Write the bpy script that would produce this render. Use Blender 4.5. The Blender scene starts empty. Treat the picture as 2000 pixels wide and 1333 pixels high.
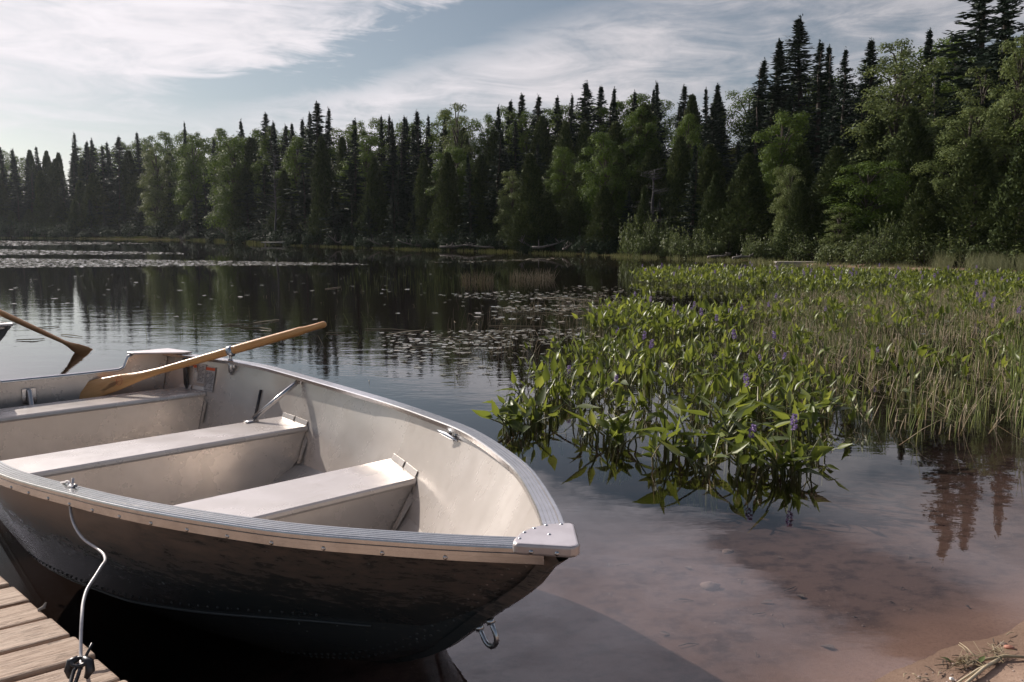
import bpy, math, random
import numpy as np
from mathutils import Vector, Matrix
from mathutils.geometry import delaunay_2d_cdt
R = math.radians
rng = np.random.default_rng(11)
random.seed(5)
sc = bpy.context.scene
COL = sc.collection

# ---------------------------------------------------------------- camera, sky, sun, exposure
FPX, CX, CY, HOR, CAMH = 1556., 1000., 666.5, 455., 1.3
PITCH = math.atan((CY - HOR) / FPX)
cd = bpy.data.cameras.new('camera'); cam = bpy.data.objects.new('camera', cd); COL.objects.link(cam)
cd.sensor_width = 36; cd.lens = FPX / 2000 * 36; cd.clip_start = .05; cd.clip_end = 5000
cam.location = (0, 0, CAMH); cam.rotation_euler = (R(90) - PITCH, 0, 0)
sc.camera = cam
SUN_AZ, SUN_EL = R(-47), R(29)
sc.view_settings.view_transform = 'Standard'; sc.view_settings.look = 'None'
sc.view_settings.exposure = 0.36; sc.view_settings.gamma = 1
sc.cycles.max_bounces = 8; sc.cycles.transparent_max_bounces = 12
sc.cycles.diffuse_bounces = 3; sc.cycles.glossy_bounces = 4; sc.cycles.transmission_bounces = 4
sc.cycles.caustics_reflective = False; sc.cycles.caustics_refractive = False
sc.cycles.sample_clamp_indirect = 4
try:
    sc.cycles.use_denoising = True; sc.cycles.denoiser = 'OPENIMAGEDENOISE'
except Exception:
    pass

class NT:
    """small wrapper for building node trees"""
    def __init__(self, nt): self.nt = nt
    def n(self, typ, **kw):
        nd = self.nt.nodes.new(typ)
        for k, v in kw.items(): setattr(nd, k, v)
        return nd
    def link(self, a, b): self.nt.links.new(a, b)
    def put(self, sock, v):
        if isinstance(v, bpy.types.NodeSocket): self.link(v, sock)
        elif isinstance(v, (tuple, list)) and len(v) == 3 and sock.type == 'RGBA': sock.default_value = (*v, 1)
        else: sock.default_value = v
    def m(self, op, a, b=None, c=None, clamp=False):
        nd = self.n('ShaderNodeMath', operation=op, use_clamp=clamp)
        for i, v in enumerate((a, b, c)):
            if v is not None: self.put(nd.inputs[i], v)
        return nd.outputs[0]
    def mix(self, f, a, b):
        nd = self.n('ShaderNodeMix', data_type='RGBA')
        self.put(nd.inputs[0], f); self.put(nd.inputs[6], a); self.put(nd.inputs[7], b)
        return nd.outputs[2]
    def ramp(self, f, stops):
        nd = self.n('ShaderNodeValToRGB'); el = nd.color_ramp.elements
        while len(el) < len(stops): el.new(.5)
        for e, (p, c) in zip(el, stops):
            e.position = p; e.color = (*c, 1) if isinstance(c, tuple) else (c, c, c, 1)
        self.put(nd.inputs[0], f); return nd.outputs[0]
    def noise(self, vec, scale, detail=4, rough=.55, dist=0.):
        nd = self.n('ShaderNodeTexNoise'); 
        if vec is not None: self.link(vec, nd.inputs['Vector'])
        nd.inputs['Scale'].default_value = scale; nd.inputs['Detail'].default_value = detail
        nd.inputs['Roughness'].default_value = rough; nd.inputs['Distortion'].default_value = dist
        return nd.outputs['Fac']
    def mapping(self, vec, scale=(1, 1, 1), rot=(0, 0, 0), loc=(0, 0, 0)):
        nd = self.n('ShaderNodeMapping'); self.link(vec, nd.inputs[0])
        nd.inputs['Scale'].default_value = scale; nd.inputs['Rotation'].default_value = rot; nd.inputs['Location'].default_value = loc
        return nd.outputs[0]
    def smooth(self, v, a, b):
        nd = self.n('ShaderNodeMapRange', interpolation_type='SMOOTHSTEP')
        self.put(nd.inputs[0], v); nd.inputs[1].default_value = a; nd.inputs[2].default_value = b
        return nd.outputs[0]

# world: Nishita sky with streaky high cloud in the direction of the sky
world = bpy.data.worlds.new('World'); sc.world = world; world.use_nodes = True
w = NT(world.node_tree); world.node_tree.nodes.clear()
sky = w.n('ShaderNodeTexSky', sky_type='NISHITA', sun_disc=False, sun_elevation=SUN_EL, sun_rotation=SUN_AZ,
          altitude=300, air_density=1.0, dust_density=1.2, ozone_density=1.0)
tc = w.n('ShaderNodeTexCoord'); sep = w.n('ShaderNodeSeparateXYZ'); w.link(tc.outputs['Generated'], sep.inputs[0])
dx, dy, dz = sep.outputs
az = w.m('MULTIPLY', w.m('ARCTAN2', dx, dy), 57.2958)
el = w.m('MULTIPLY', w.m('ARCSINE', w.m('MINIMUM', w.m('MAXIMUM', dz, -1.), 1.)), 57.2958)
cmb = w.n('ShaderNodeCombineXYZ'); w.put(cmb.inputs[0], w.m('MULTIPLY', az, .05)); w.put(cmb.inputs[1], w.m('MULTIPLY', el, .05))
AE = cmb.outputs[0]
big = w.noise(w.mapping(AE, (1.0, 2.6, 1), (0, 0, R(-14)), (3.1, 1.7, 0)), 1.3, 6, .6, .5)
wisp = w.noise(w.mapping(AE, (1.2, 5.5, 1), (0, 0, R(-11)), (7.4, .3, 0)), 2.2, 8, .66, .9)
nb = w.m('SUBTRACT', big, .5); nw = w.m('SUBTRACT', wisp, .5)
# the long blue gap that climbs to the right between two banks of cloud
line = w.m('SUBTRACT', el, w.m('ADD', 11.6, w.m('MULTIPLY', .30, w.m('ADD', az, 10.9))))
line = w.m('ADD', line, w.m('ADD', w.m('MULTIPLY', nb, 7.), w.m('MULTIPLY', nw, 5.)))
gw = w.m('ADD', 1.25, w.m('MULTIPLY', w.m('MAXIMUM', w.m('ADD', az, 12.), 0.), .02))
g = w.m('DIVIDE', line, gw)
gap = w.m('EXPONENT', w.m('MULTIPLY', w.m('MULTIPLY', g, g), -.8))
gap = w.m('MULTIPLY', gap, w.smooth(az, -27., -17.))
soft = w.m('SUBTRACT', 1., w.m('MULTIPLY', w.smooth(el, 15., 22.), .62))   # unseen cloud above the view, smoothed to soften its reflection in water
cov = w.m('ADD', .70, w.m('MULTIPLY', soft, w.m('ADD', w.m('MULTIPLY', nb, 1.9), w.m('MULTIPLY', nw, 1.5))))
cov = w.m('SUBTRACT', cov, w.m('MULTIPLY', gap, .95))
cov = w.m('SUBTRACT', cov, w.m('MULTIPLY', w.smooth(az, 2., 30.), .10))
cov = w.m('ADD', cov, w.m('MULTIPLY', w.smooth(az, -6., -26.), .12)); cov = w.m('SUBTRACT', cov, w.m('MULTIPLY', w.m('MULTIPLY', w.smooth(el, 10., 5.), w.smooth(az, -8., -18.)), .26)); cov = w.m('ADD', cov, w.m('MULTIPLY', w.smooth(el, 14., 22.), .12))
cov = w.m('SUBTRACT', cov, w.m('MULTIPLY', w.smooth(w.m('ABSOLUTE', az), 48., 85.), .75))   # unseen cloud behind the viewer left out to cut fill light
cloud = w.smooth(cov, .02, 1.12)
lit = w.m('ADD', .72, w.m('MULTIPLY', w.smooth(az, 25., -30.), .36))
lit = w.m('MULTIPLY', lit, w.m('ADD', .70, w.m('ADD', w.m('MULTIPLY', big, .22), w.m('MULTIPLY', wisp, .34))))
lit = w.m('MULTIPLY', lit, w.m('ADD', 1.0, w.m('SUBTRACT', w.m('MULTIPLY', w.smooth(el, 15., 25.), 1.25), w.m('MULTIPLY', w.smooth(el, 34., 58.), 1.4))))  # unseen cloud above the view brightened to strengthen water reflections
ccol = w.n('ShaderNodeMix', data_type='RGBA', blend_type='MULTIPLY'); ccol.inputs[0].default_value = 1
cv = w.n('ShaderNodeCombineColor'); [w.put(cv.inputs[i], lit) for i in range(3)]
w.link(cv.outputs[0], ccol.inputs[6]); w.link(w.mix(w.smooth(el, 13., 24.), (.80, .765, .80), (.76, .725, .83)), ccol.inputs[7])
SKY_K = .05
skc = w.n('ShaderNodeMix', data_type='RGBA', blend_type='MULTIPLY'); skc.inputs[0].default_value = 1
hs = w.n('ShaderNodeHueSaturation'); hs.inputs['Saturation'].default_value = .62; w.link(sky.outputs[0], hs.inputs['Color'])
w.link(hs.outputs[0], skc.inputs[6]); skc.inputs[7].default_value = (.90, .96, 1.0, 1)
bg1 = w.n('ShaderNodeBackground'); w.link(skc.outputs[2], bg1.inputs[0]); bg1.inputs[1].default_value = SKY_K
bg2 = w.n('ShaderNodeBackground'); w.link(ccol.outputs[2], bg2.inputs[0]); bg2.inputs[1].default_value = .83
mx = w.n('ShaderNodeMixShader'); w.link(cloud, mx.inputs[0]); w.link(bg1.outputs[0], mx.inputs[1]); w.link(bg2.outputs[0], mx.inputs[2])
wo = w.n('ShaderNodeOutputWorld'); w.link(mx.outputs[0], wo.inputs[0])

sd = bpy.data.lights.new('sun', 'SUN'); sun = bpy.data.objects.new('sun', sd); COL.objects.link(sun)
sd.energy = 4.6; sd.angle = R(.5); sd.color = (1., .91, .80)
TOSUN = Vector((math.sin(SUN_AZ) * math.cos(SUN_EL), math.cos(SUN_AZ) * math.cos(SUN_EL), math.sin(SUN_EL)))
sun.rotation_euler = (-TOSUN).to_track_quat('-Z', 'Y').to_euler(); sun.location = TOSUN * 50

# ---------------------------------------------------------------- helpers
def ray(px, py):
    a = (px - CX) / FPX; b = -(py - CY) / FPX
    return np.array([a, math.cos(PITCH) + b * math.sin(PITCH), -math.sin(PITCH) + b * math.cos(PITCH)])
def at_z(px, py, z):
    d = ray(px, py); t = (z - CAMH) / d[2]; return np.array([d[0] * t, d[1] * t, z])
def at_y(px, py, y):
    d = ray(px, py); t = y / d[1]; return np.array([d[0] * t, y, CAMH + d[2] * t])
def proj(p):
    p = np.asarray(p, float); z = p[..., 2] - CAMH
    d = p[..., 1] * math.cos(PITCH) - z * math.sin(PITCH); v = p[..., 1] * math.sin(PITCH) + z * math.cos(PITCH)
    return np.stack([CX + FPX * p[..., 0] / d, CY - FPX * v / d], -1)
def inpoly(pts, poly):
    x, y = pts[:, 0], pts[:, 1]; c = np.zeros(len(pts), bool); n = len(poly)
    for i in range(n):
        x1, y1 = poly[i]; x2, y2 = poly[i - 1]
        c ^= ((y1 > y) != (y2 > y)) & (x < (x2 - x1) * (y - y1) / (y2 - y1 + 1e-12) + x1)
    return c
def tag(o, label=None, cat=None, group=None, kind=None):
    if label: o['label'] = label
    if cat: o['category'] = cat
    if group: o['group'] = group
    if kind: o['kind'] = kind
    return o
def empty(name, loc=(0, 0, 0), rz=0.):
    o = bpy.data.objects.new(name, None); COL.objects.link(o); o.location = loc; o.rotation_euler = (0, 0, rz); o.empty_display_size = .1
    return o
def mesh_obj(name, verts, faces, mats, parent=None, smooth=False, midx=None):
    me = bpy.data.meshes.new(name)
    me.from_pydata([tuple(map(float, v)) for v in verts], [], [tuple(map(int, f)) for f in faces])
    for m in (mats if isinstance(mats, (list, tuple)) else [mats]): me.materials.append(m)
    if midx is not None: me.polygons.foreach_set('material_index', np.asarray(midx, np.int32))
    if smooth: me.polygons.foreach_set('use_smooth', np.ones(len(me.polygons), bool))
    me.update()
    o = bpy.data.objects.new(name, me); COL.objects.link(o)
    if parent: o.parent = parent
    return o
def copy_tree(o, parent=None):
    c = o.copy(); COL.objects.link(c)
    if parent: c.parent = parent
    for ch in list(o.children): copy_tree(ch, c)
    return c
class MB:
    """collects simple shapes into one mesh"""
    def __init__(self): self.v = []; self.f = []; self.mi = []; self.cur = 0
    def add(self, v, f):
        b = len(self.v); self.v.extend([tuple(map(float, p)) for p in v]); self.f.extend([tuple(int(i) + b for i in q) for q in f]); self.mi.extend([self.cur] * len(f))
    def tube(self, pts, r, n=8, cap=True, squash=None):
        pts = [Vector(p) for p in pts]; rs = r if isinstance(r, (list, tuple, np.ndarray)) else [r] * len(pts)
        vs = []; up = None
        for i, p in enumerate(pts):
            t = (pts[min(i + 1, len(pts) - 1)] - pts[max(i - 1, 0)]).normalized()
            if up is None: up = t.orthogonal().normalized()
            up = (up - t * up.dot(t)).normalized(); s = t.cross(up)
            for k in range(n):
                a = 2 * math.pi * k / n; vs.append(p + (up * math.cos(a) + s * math.sin(a)) * rs[i])
        fs = [(i * n + k, i * n + (k + 1) % n, (i + 1) * n + (k + 1) % n, (i + 1) * n + k) for i in range(len(pts) - 1) for k in range(n)]
        if cap: fs += [tuple(range(n))[::-1], tuple((len(pts) - 1) * n + k for k in range(n))]
        self.add(vs, fs); return self
    def box(self, c, s, M=None):
        M = M or Matrix.Identity(3); c = Vector(c)
        v = [c + M @ Vector((x * s[0] / 2, y * s[1] / 2, z * s[2] / 2)) for x in (-1, 1) for y in (-1, 1) for z in (-1, 1)]
        self.add(v, [(0, 1, 3, 2), (4, 6, 7, 5), (0, 4, 5, 1), (2, 3, 7, 6), (0, 2, 6, 4), (1, 5, 7, 3)]); return self
    def dome(self, c, nrm, r, h=.5, n=8):
        q = Vector(nrm).to_track_quat('Z', 'Y'); c = Vector(c); vs = []
        for a, rr in ((0, 1), (.6, .8), (1, .35)):
            for k in range(n):
                t = 2 * math.pi * k / n; vs.append(c + q @ Vector((math.cos(t) * r * rr, math.sin(t) * r * rr, a * h * r)))
        fs = [(i * n + k, i * n + (k + 1) % n, (i + 1) * n + (k + 1) % n, (i + 1) * n + k) for i in range(2) for k in range(n)] + [tuple(2 * n + k for k in range(n))]
        self.add(vs, fs); return self
    def prism(self, poly, z0, z1):
        n = len(poly); v = [(x, y, z0) for x, y in poly] + [(x, y, z1) for x, y in poly]
        self.add(v, [tuple(range(n))[::-1], tuple(range(n, 2 * n))] + [(i, (i + 1) % n, n + (i + 1) % n, n + i) for i in range(n)]); return self
    def build(self, name, mats, parent=None, smooth=False, bevel=0, seg=2):
        o = mesh_obj(name, self.v, self.f, mats, parent, smooth, self.mi)
        if bevel:
            b = o.modifiers.new('bevel', 'BEVEL'); b.width = bevel; b.segments = seg; b.limit_method = 'ANGLE'; b.angle_limit = R(35)
        return o
def interp(xk, yk, x): return np.interp(x, xk, yk)
def pchip(xk, yk, x):
    xk = np.asarray(xk, float); yk = np.asarray(yk, float); h = np.diff(xk); d = np.diff(yk) / h; m = np.zeros_like(yk)
    m[1:-1] = np.where(d[:-1] * d[1:] > 0, 2 * d[:-1] * d[1:] / (d[:-1] + d[1:] + 1e-12), 0); m[0] = d[0]; m[-1] = d[-1]
    x = np.asarray(x, float); i = np.clip(np.searchsorted(xk, x) - 1, 0, len(h) - 1); t = (x - xk[i]) / h[i]
    return (1 + 2 * t) * (1 - t) ** 2 * yk[i] + t * (1 - t) ** 2 * h[i] * m[i] + t * t * (3 - 2 * t) * yk[i + 1] + t * t * (t - 1) * h[i] * m[i + 1]

# ---------------------------------------------------------------- materials
def mat(name):
    m = bpy.data.materials.new(name); m.use_nodes = True; m.node_tree.nodes.clear(); t = NT(m.node_tree)
    t.out = t.n('ShaderNodeOutputMaterial'); return m, t
def principled(t, base, rough=.5, metal=0., spec=.5, normal=None, coat=0.):
    p = t.n('ShaderNodeBsdfPrincipled'); t.put(p.inputs['Base Color'], base); t.put(p.inputs['Roughness'], rough); t.put(p.inputs['Metallic'], metal)
    p.inputs['Specular IOR Level'].default_value = spec; p.inputs['Coat Weight'].default_value = coat
    if normal is not None: t.link(normal, p.inputs['Normal'])
    return p.outputs[0]
def bump(t, h, strength=.2, dist=.01):
    b = t.n('ShaderNodeBump'); b.inputs['Strength'].default_value = strength; b.inputs['Distance'].default_value = dist; t.link(h, b.inputs['Height']); return b.outputs[0]
def objco(t): return t.n('ShaderNodeTexCoord').outputs['Object']
def simple(name, c1, c2, scale=6, rough=.5, metal=0., bs=.15, bd=.005, stretch=(1, 1, 1), spec=.5):
    m, t = mat(name); co = t.mapping(objco(t), stretch); n = t.noise(co, scale, 6, .6)
    t.link(principled(t, t.mix(t.smooth(n, .3, .7), c1, c2), rough, metal, spec, bump(t, n, bs, bd)), t.out.inputs[0]); return m
def leafmat(name, stops, transl=.35, rough=.5, spec=.35):
    m, t = mat(name); gi = t.n('ShaderNodeNewGeometry'); oi = t.n('ShaderNodeObjectInfo')
    f = t.m('ADD', t.m('MULTIPLY', gi.outputs['Random Per Island'], .72), t.m('MULTIPLY', oi.outputs['Random'], .28))
    c = t.ramp(f, stops); p = principled(t, c, rough, 0, spec)
    tr = t.n('ShaderNodeBsdfTranslucent'); hs = t.n('ShaderNodeHueSaturation'); hs.inputs['Value'].default_value = 1.5; hs.inputs['Hue'].default_value = .485
    t.link(c, hs.inputs['Color']); t.link(hs.outputs[0], tr.inputs[0])
    mxs = t.n('ShaderNodeMixShader'); mxs.inputs[0].default_value = transl; t.link(p, mxs.inputs[1]); t.link(tr.outputs[0], mxs.inputs[2])
    t.link(mxs.outputs[0], t.out.inputs[0]); return m

M_SPRUCE = leafmat('spruce_needles', [(0, (.014, .026, .018)), (.6, (.026, .042, .026)), (1, (.046, .062, .036))], .04, .6, .08)
M_CEDAR = leafmat('cedar_sprays', [(0, (.030, .046, .017)), (.6, (.058, .080, .026)), (1, (.10, .12, .042))], .10, .65, .08)
M_MAPLE = leafmat('maple_leaves', [(0, (.048, .082, .015)), (.6, (.078, .126, .021)), (1, (.128, .176, .034))], .26, .6, .1)
M_BIRCH = leafmat('birch_leaves', [(0, (.076, .104, .034)), (.6, (.120, .155, .050)), (1, (.18, .21, .082))], .22, .6, .1)
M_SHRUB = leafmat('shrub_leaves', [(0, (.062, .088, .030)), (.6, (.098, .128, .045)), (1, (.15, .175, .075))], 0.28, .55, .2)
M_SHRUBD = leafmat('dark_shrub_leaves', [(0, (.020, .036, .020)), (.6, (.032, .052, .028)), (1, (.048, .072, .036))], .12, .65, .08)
M_PICK = leafmat('pickerel_leaf', [(0, (.060, .085, .016)), (.40, (.105, .140, .022)), (.72, (.165, .205, .032)), (.89, (.25, .28, .055)), (.93, (.24, .17, .06)), (1, (.16, .09, .04))], .42, .40, .4)
M_STEM = leafmat('pickerel_stalk', [(0, (.070, .090, .026)), (.6, (.14, .15, .055)), (1, (.30, .25, .14))], .15, .45, .4)
M_FLOWER = leafmat('pickerel_flower', [(0, (.20, .13, .30)), (1, (.36, .27, .46))], .25, .6, .2)
M_REED = leafmat('green_reed', [(0, (.085, .120, .030)), (.6, (.155, .195, .050)), (1, (.27, .28, .10))], .2, .45, .4)
M_DRY = leafmat('dry_reed', [(0, (.22, .17, .10)), (.6, (.38, .31, .20)), (1, (.55, .47, .34))], .1, .5, .4)
M_MARSH = leafmat('marsh_grass', [(0, (.14, .17, .06)), (.6, (.26, .28, .11)), (1, (.50, .47, .27))], .3, .5, .3)
M_PALEGRASS = leafmat('pale_grass', [(0, (.14, .16, .08)), (.6, (.24, .25, .13)), (1, (.36, .34, .20))], .3, .5, .3)
M_PAD = leafmat('lily_pad', [(0, (.08, .09, .045)), (.6, (.17, .155, .105)), (1, (.33, .27, .21))], .05, .24, .9)
M_BARK = simple('bark', (.040, .031, .025), (.085, .068, .055), 9, .9, 0, .5, .03, (1, 1, .3))
M_SNAG = simple('grey_snag_wood', (.055, .052, .055), (.10, .095, .10), 7, .9, 0, .4, .01)
M_DEAD = simple('bleached_wood', (.12, .105, .10), (.23, .20, .185), 7, .85, 0, .4, .01)
M_ALU = simple('bare_aluminium', (.53, .51, .505), (.61, .59, .585), 30, .22, 1., .04, .002)
M_CHROME = simple('galvanised_steel', (.45, .47, .50), (.62, .64, .67), 40, .26, .95, .08, .002)
M_DARKMETAL = simple('dark_fitting', (.03, .03, .035), (.07, .07, .075), 40, .4, .6, .1, .002)
M_PLATE = simple('cast_plate', (.50, .46, .46), (.60, .56, .56), 14, .42, .65, .12, .003)

def boat_inside():
    m, t = mat('greige_inner_paint'); co = objco(t)
    n = t.noise(co, 3.2, 5, .6); n2 = t.noise(t.mapping(co, (1, 1, 9), (0.2, .5, 0)), 26, 4, .7); n3 = t.noise(co, 60, 3, .6)
    c = t.mix(t.smooth(n, .3, .75), (.55, .50, .465), (.63, .58, .545))
    c = t.mix(t.m('MULTIPLY', t.smooth(n2, .60, .82), .5), c, (.74, .70, .67))
    st = t.noise(co, 6.5, 6, .7, .6); c = t.mix(t.m('MULTIPLY', t.smooth(st, .50, .86), .45), c, (.27, .225, .19))
    c = t.mix(t.m('MULTIPLY', t.smooth(n3, .71, .76), .5), c, (.30, .25, .22))
    r = t.m('ADD', .20, t.m('MULTIPLY', n, .14))
    dents = t.noise(co, 2.3, 2, .5)
    t.link(principled(t, c, r, .38, .5, bump(t, dents, .45, .03)), t.out.inputs[0]); return m
M_INSIDE = boat_inside()
def hull_paint():
    m, t = mat('scuffed_dark_green_hull'); co = objco(t); s = t.n('ShaderNodeSeparateXYZ'); t.link(co, s.inputs[0])
    wear = t.noise(t.mapping(co, (1.2, 1.2, 3.2), (.0, .45, 0)), 7, 8, .7, .5); fine = t.noise(t.mapping(co, (.35, 1, 2.6), (0, .12, 0)), 26, 6, .75); sp = t.noise(co, 55, 2, .5)
    high = t.m('MULTIPLY', t.smooth(s.outputs[2], .17, .50), t.m('ADD', .45, t.m('MULTIPLY', t.smooth(s.outputs[0], .5, 1.9), .55)))
    k = t.smooth(t.m('ADD', t.m('MULTIPLY', high, .50), t.m('ADD', t.m('MULTIPLY', wear, .62), t.m('MULTIPLY', fine, .5))), .62, .98)
    c = t.mix(k, (.052, .057, .057), (.29, .225, .19))
    scratch = t.noise(t.mapping(co, (.16, 1, 9), (0, .06, 0)), 17, 3, .6)
    c = t.mix(t.m('MULTIPLY', t.smooth(scratch, .70, .73), .35), c, (.17, .15, .13))
    c = t.mix(t.m('MULTIPLY', t.smooth(sp, .745, .76), .8), c, (.34, .36, .36))
    t.link(principled(t, c, t.m('ADD', .20, t.m('MULTIPLY', k, .3)), t.m('MULTIPLY', k, .35), .45, bump(t, t.noise(co, 2.6, 2, .5), .2, .02)), t.out.inputs[0]); return m
M_HULL = hull_paint()
M_HULLGREY = simple('grey_hull_paint', (.20, .20, .21), (.30, .30, .31), 5, .4, .3, .1, .004)

def wood(name, c1, c2, c3, axis_stretch, rough, knots=.5, spec=.4):
    m, t = mat(name); co = objco(t); g = t.mapping(co, axis_stretch)
    n = t.noise(g, 5, 8, .65, .6); n2 = t.noise(g, 26, 5, .6); kn = t.noise(t.mapping(co, tuple(math.sqrt(a) for a in axis_stretch)), 4.5, 3, .5)
    c = t.mix(t.smooth(n, .32, .68), c1, c2); c = t.mix(t.m('MULTIPLY', t.smooth(n2, .5, .72), .4), c, c3)
    c = t.mix(t.m('MULTIPLY', t.smooth(kn, .66, .74), knots), c, tuple(x * .3 for x in c3))
    t.link(principled(t, c, rough, 0, spec, bump(t, n2, .25, .004)), t.out.inputs[0]); return m
def deck_mat():
    m, t = mat('weathered_deck'); co = objco(t); g = t.mapping(co, (.9, 9, 9)); ge = t.n('ShaderNodeNewGeometry'); isl = ge.outputs['Random Per Island']
    off = t.n('ShaderNodeVectorMath', operation='ADD'); t.link(g, off.inputs[0]); cm = t.n('ShaderNodeCombineXYZ'); t.put(cm.inputs[0], t.m('MULTIPLY', isl, 37.)); t.link(cm.outputs[0], off.inputs[1]); g = off.outputs[0]
    n = t.noise(g, 4, 8, .68, .8); n2 = t.noise(g, 22, 5, .65); kn = t.noise(t.mapping(co, (1, 2.4, 1)), 9, 4, .6, .3); cr = t.noise(t.mapping(g, (.5, 1, 1)), 8, 3, .5, .4)
    c = t.mix(t.smooth(n, .30, .70), (.30, .205, .15), (.54, .42, .335)); c = t.mix(t.m('MULTIPLY', isl, .45), c, (.42, .29, .205))
    c = t.mix(t.m('MULTIPLY', t.smooth(n2, .50, .68), .65), c, (.19, .12, .085)); c = t.mix(t.m('MULTIPLY', t.smooth(kn, .63, .70), .8), c, (.085, .052, .036))
    crk = t.smooth(t.m('ABSOLUTE', t.m('SUBTRACT', cr, .5)), .012, .0); c = t.mix(t.m('MULTIPLY', crk, .7), c, (.05, .032, .024))
    hgt_ = t.m('SUBTRACT', n2, t.m('MULTIPLY', crk, .8)); t.link(principled(t, c, .72, 0, .3, bump(t, hgt_, .5, .006)), t.out.inputs[0]); return m
M_DECK = deck_mat()
M_OAR = wood('varnished_oar', (.66, .32, .11), (.76, .42, .18), (.48, .20, .06), (1, 14, 14), .30, .75)
M_OARDARK = wood('old_oar', (.74, .38, .18), (.82, .46, .24), (.58, .28, .12), (1, 14, 14), .45, .3)
M_GREYWOOD = wood('grey_board', (.33, .30, .27), (.44, .40, .36), (.22, .19, .17), (1, 8, 8), .8)
M_CABLE = simple('clear_vinyl_cable', (.46, .44, .45), (.60, .57, .58), 60, 0.4, 0., .1, .001)
M_ROCK = simple('lake_rock', (.10, .075, .062), (.18, .135, .11), 8, .85, 0, .5, .02)
M_PEBBLE = simple('shore_pebble', (.22, .15, .13), (.46, .38, .34), 14, .8, 0, .3, .004)
M_SHELL = simple('pale_shell', (.72, .68, .64), (.80, .77, .73), 20, .4, 0, .1, .002)
M_WHITE = simple('label_white', (.42, .40, .40), (.48, .46, .46), 20, .5, 0, .02, .001)
M_ORANGE = simple('label_orange', (.62, .10, .03), (.66, .12, .04), 20, .5, 0, .02, .001)
M_INK = simple('label_ink', (.05, .05, .055), (.08, .08, .085), 20, .6, 0, .02, .001)
M_STAMP = simple('red_stamp', (.50, .14, .06), (.55, .17, .08), 20, .5, 0, .02, .001)

def water_mat():
    m, t = mat('lake_water'); ge = t.n('ShaderNodeNewGeometry'); pos = ge.outputs['Position']
    s = t.n('ShaderNodeSeparateXYZ'); t.link(pos, s.inputs[0]); yy = s.outputs[1]
    n1 = t.noise(t.mapping(pos, (.7, 1.5, 1), (0, 0, R(9))), 1.7, 3, .5, .3); n2 = t.noise(t.mapping(pos, (1, 2.1, 1), (0, 0, R(-6))), 7.0, 2, .5)
    n3 = t.noise(t.mapping(pos, (.25, 1, 1)), .30, 2, .5)
    h = t.m('ADD', t.m('MULTIPLY', n1, .0085), t.m('MULTIPLY', n2, .0026))
    calm = t.m('MULTIPLY', t.smooth(yy, 4., 9.), t.smooth(yy, 26., 11.))     # a light air ruffles only the middle of the bay
    amp = t.m('ADD', .06, t.m('MULTIPLY', calm, t.m('ADD', .16, t.m('MULTIPLY', n3, .42))))
    b = t.n('ShaderNodeBump'); b.inputs['Strength'].default_value = 1; b.inputs['Distance'].default_value = 1.
    t.link(t.m('MULTIPLY', h, amp), b.inputs['Height'])
    gl = t.n('ShaderNodeBsdfGlossy'); gl.inputs['Roughness'].default_value = .0; gl.inputs[0].default_value = (1, 1, 1, 1); t.link(b.outputs[0], gl.inputs['Normal'])
    tr = t.n('ShaderNodeBsdfTransparent'); tr.inputs[0].default_value = (.86, .80, .78, 1)
    lw = t.n('ShaderNodeLayerWeight'); lw.inputs['Blend'].default_value = .5; t.link(b.outputs[0], lw.inputs['Normal'])
    refl = t.m('ADD', .02, t.m('MULTIPLY', .98, t.m('POWER', lw.outputs['Facing'], 4.6)), clamp=True)   # Schlick, the same from both sides so that sun reaches the bed
    mxs = t.n('ShaderNodeMixShader'); t.link(refl, mxs.inputs[0]); t.link(tr.outputs[0], mxs.inputs[1]); t.link(gl.outputs[0], mxs.inputs[2])
    t.link(mxs.outputs[0], t.out.inputs[0]); return m
M_WATER = water_mat()

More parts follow.
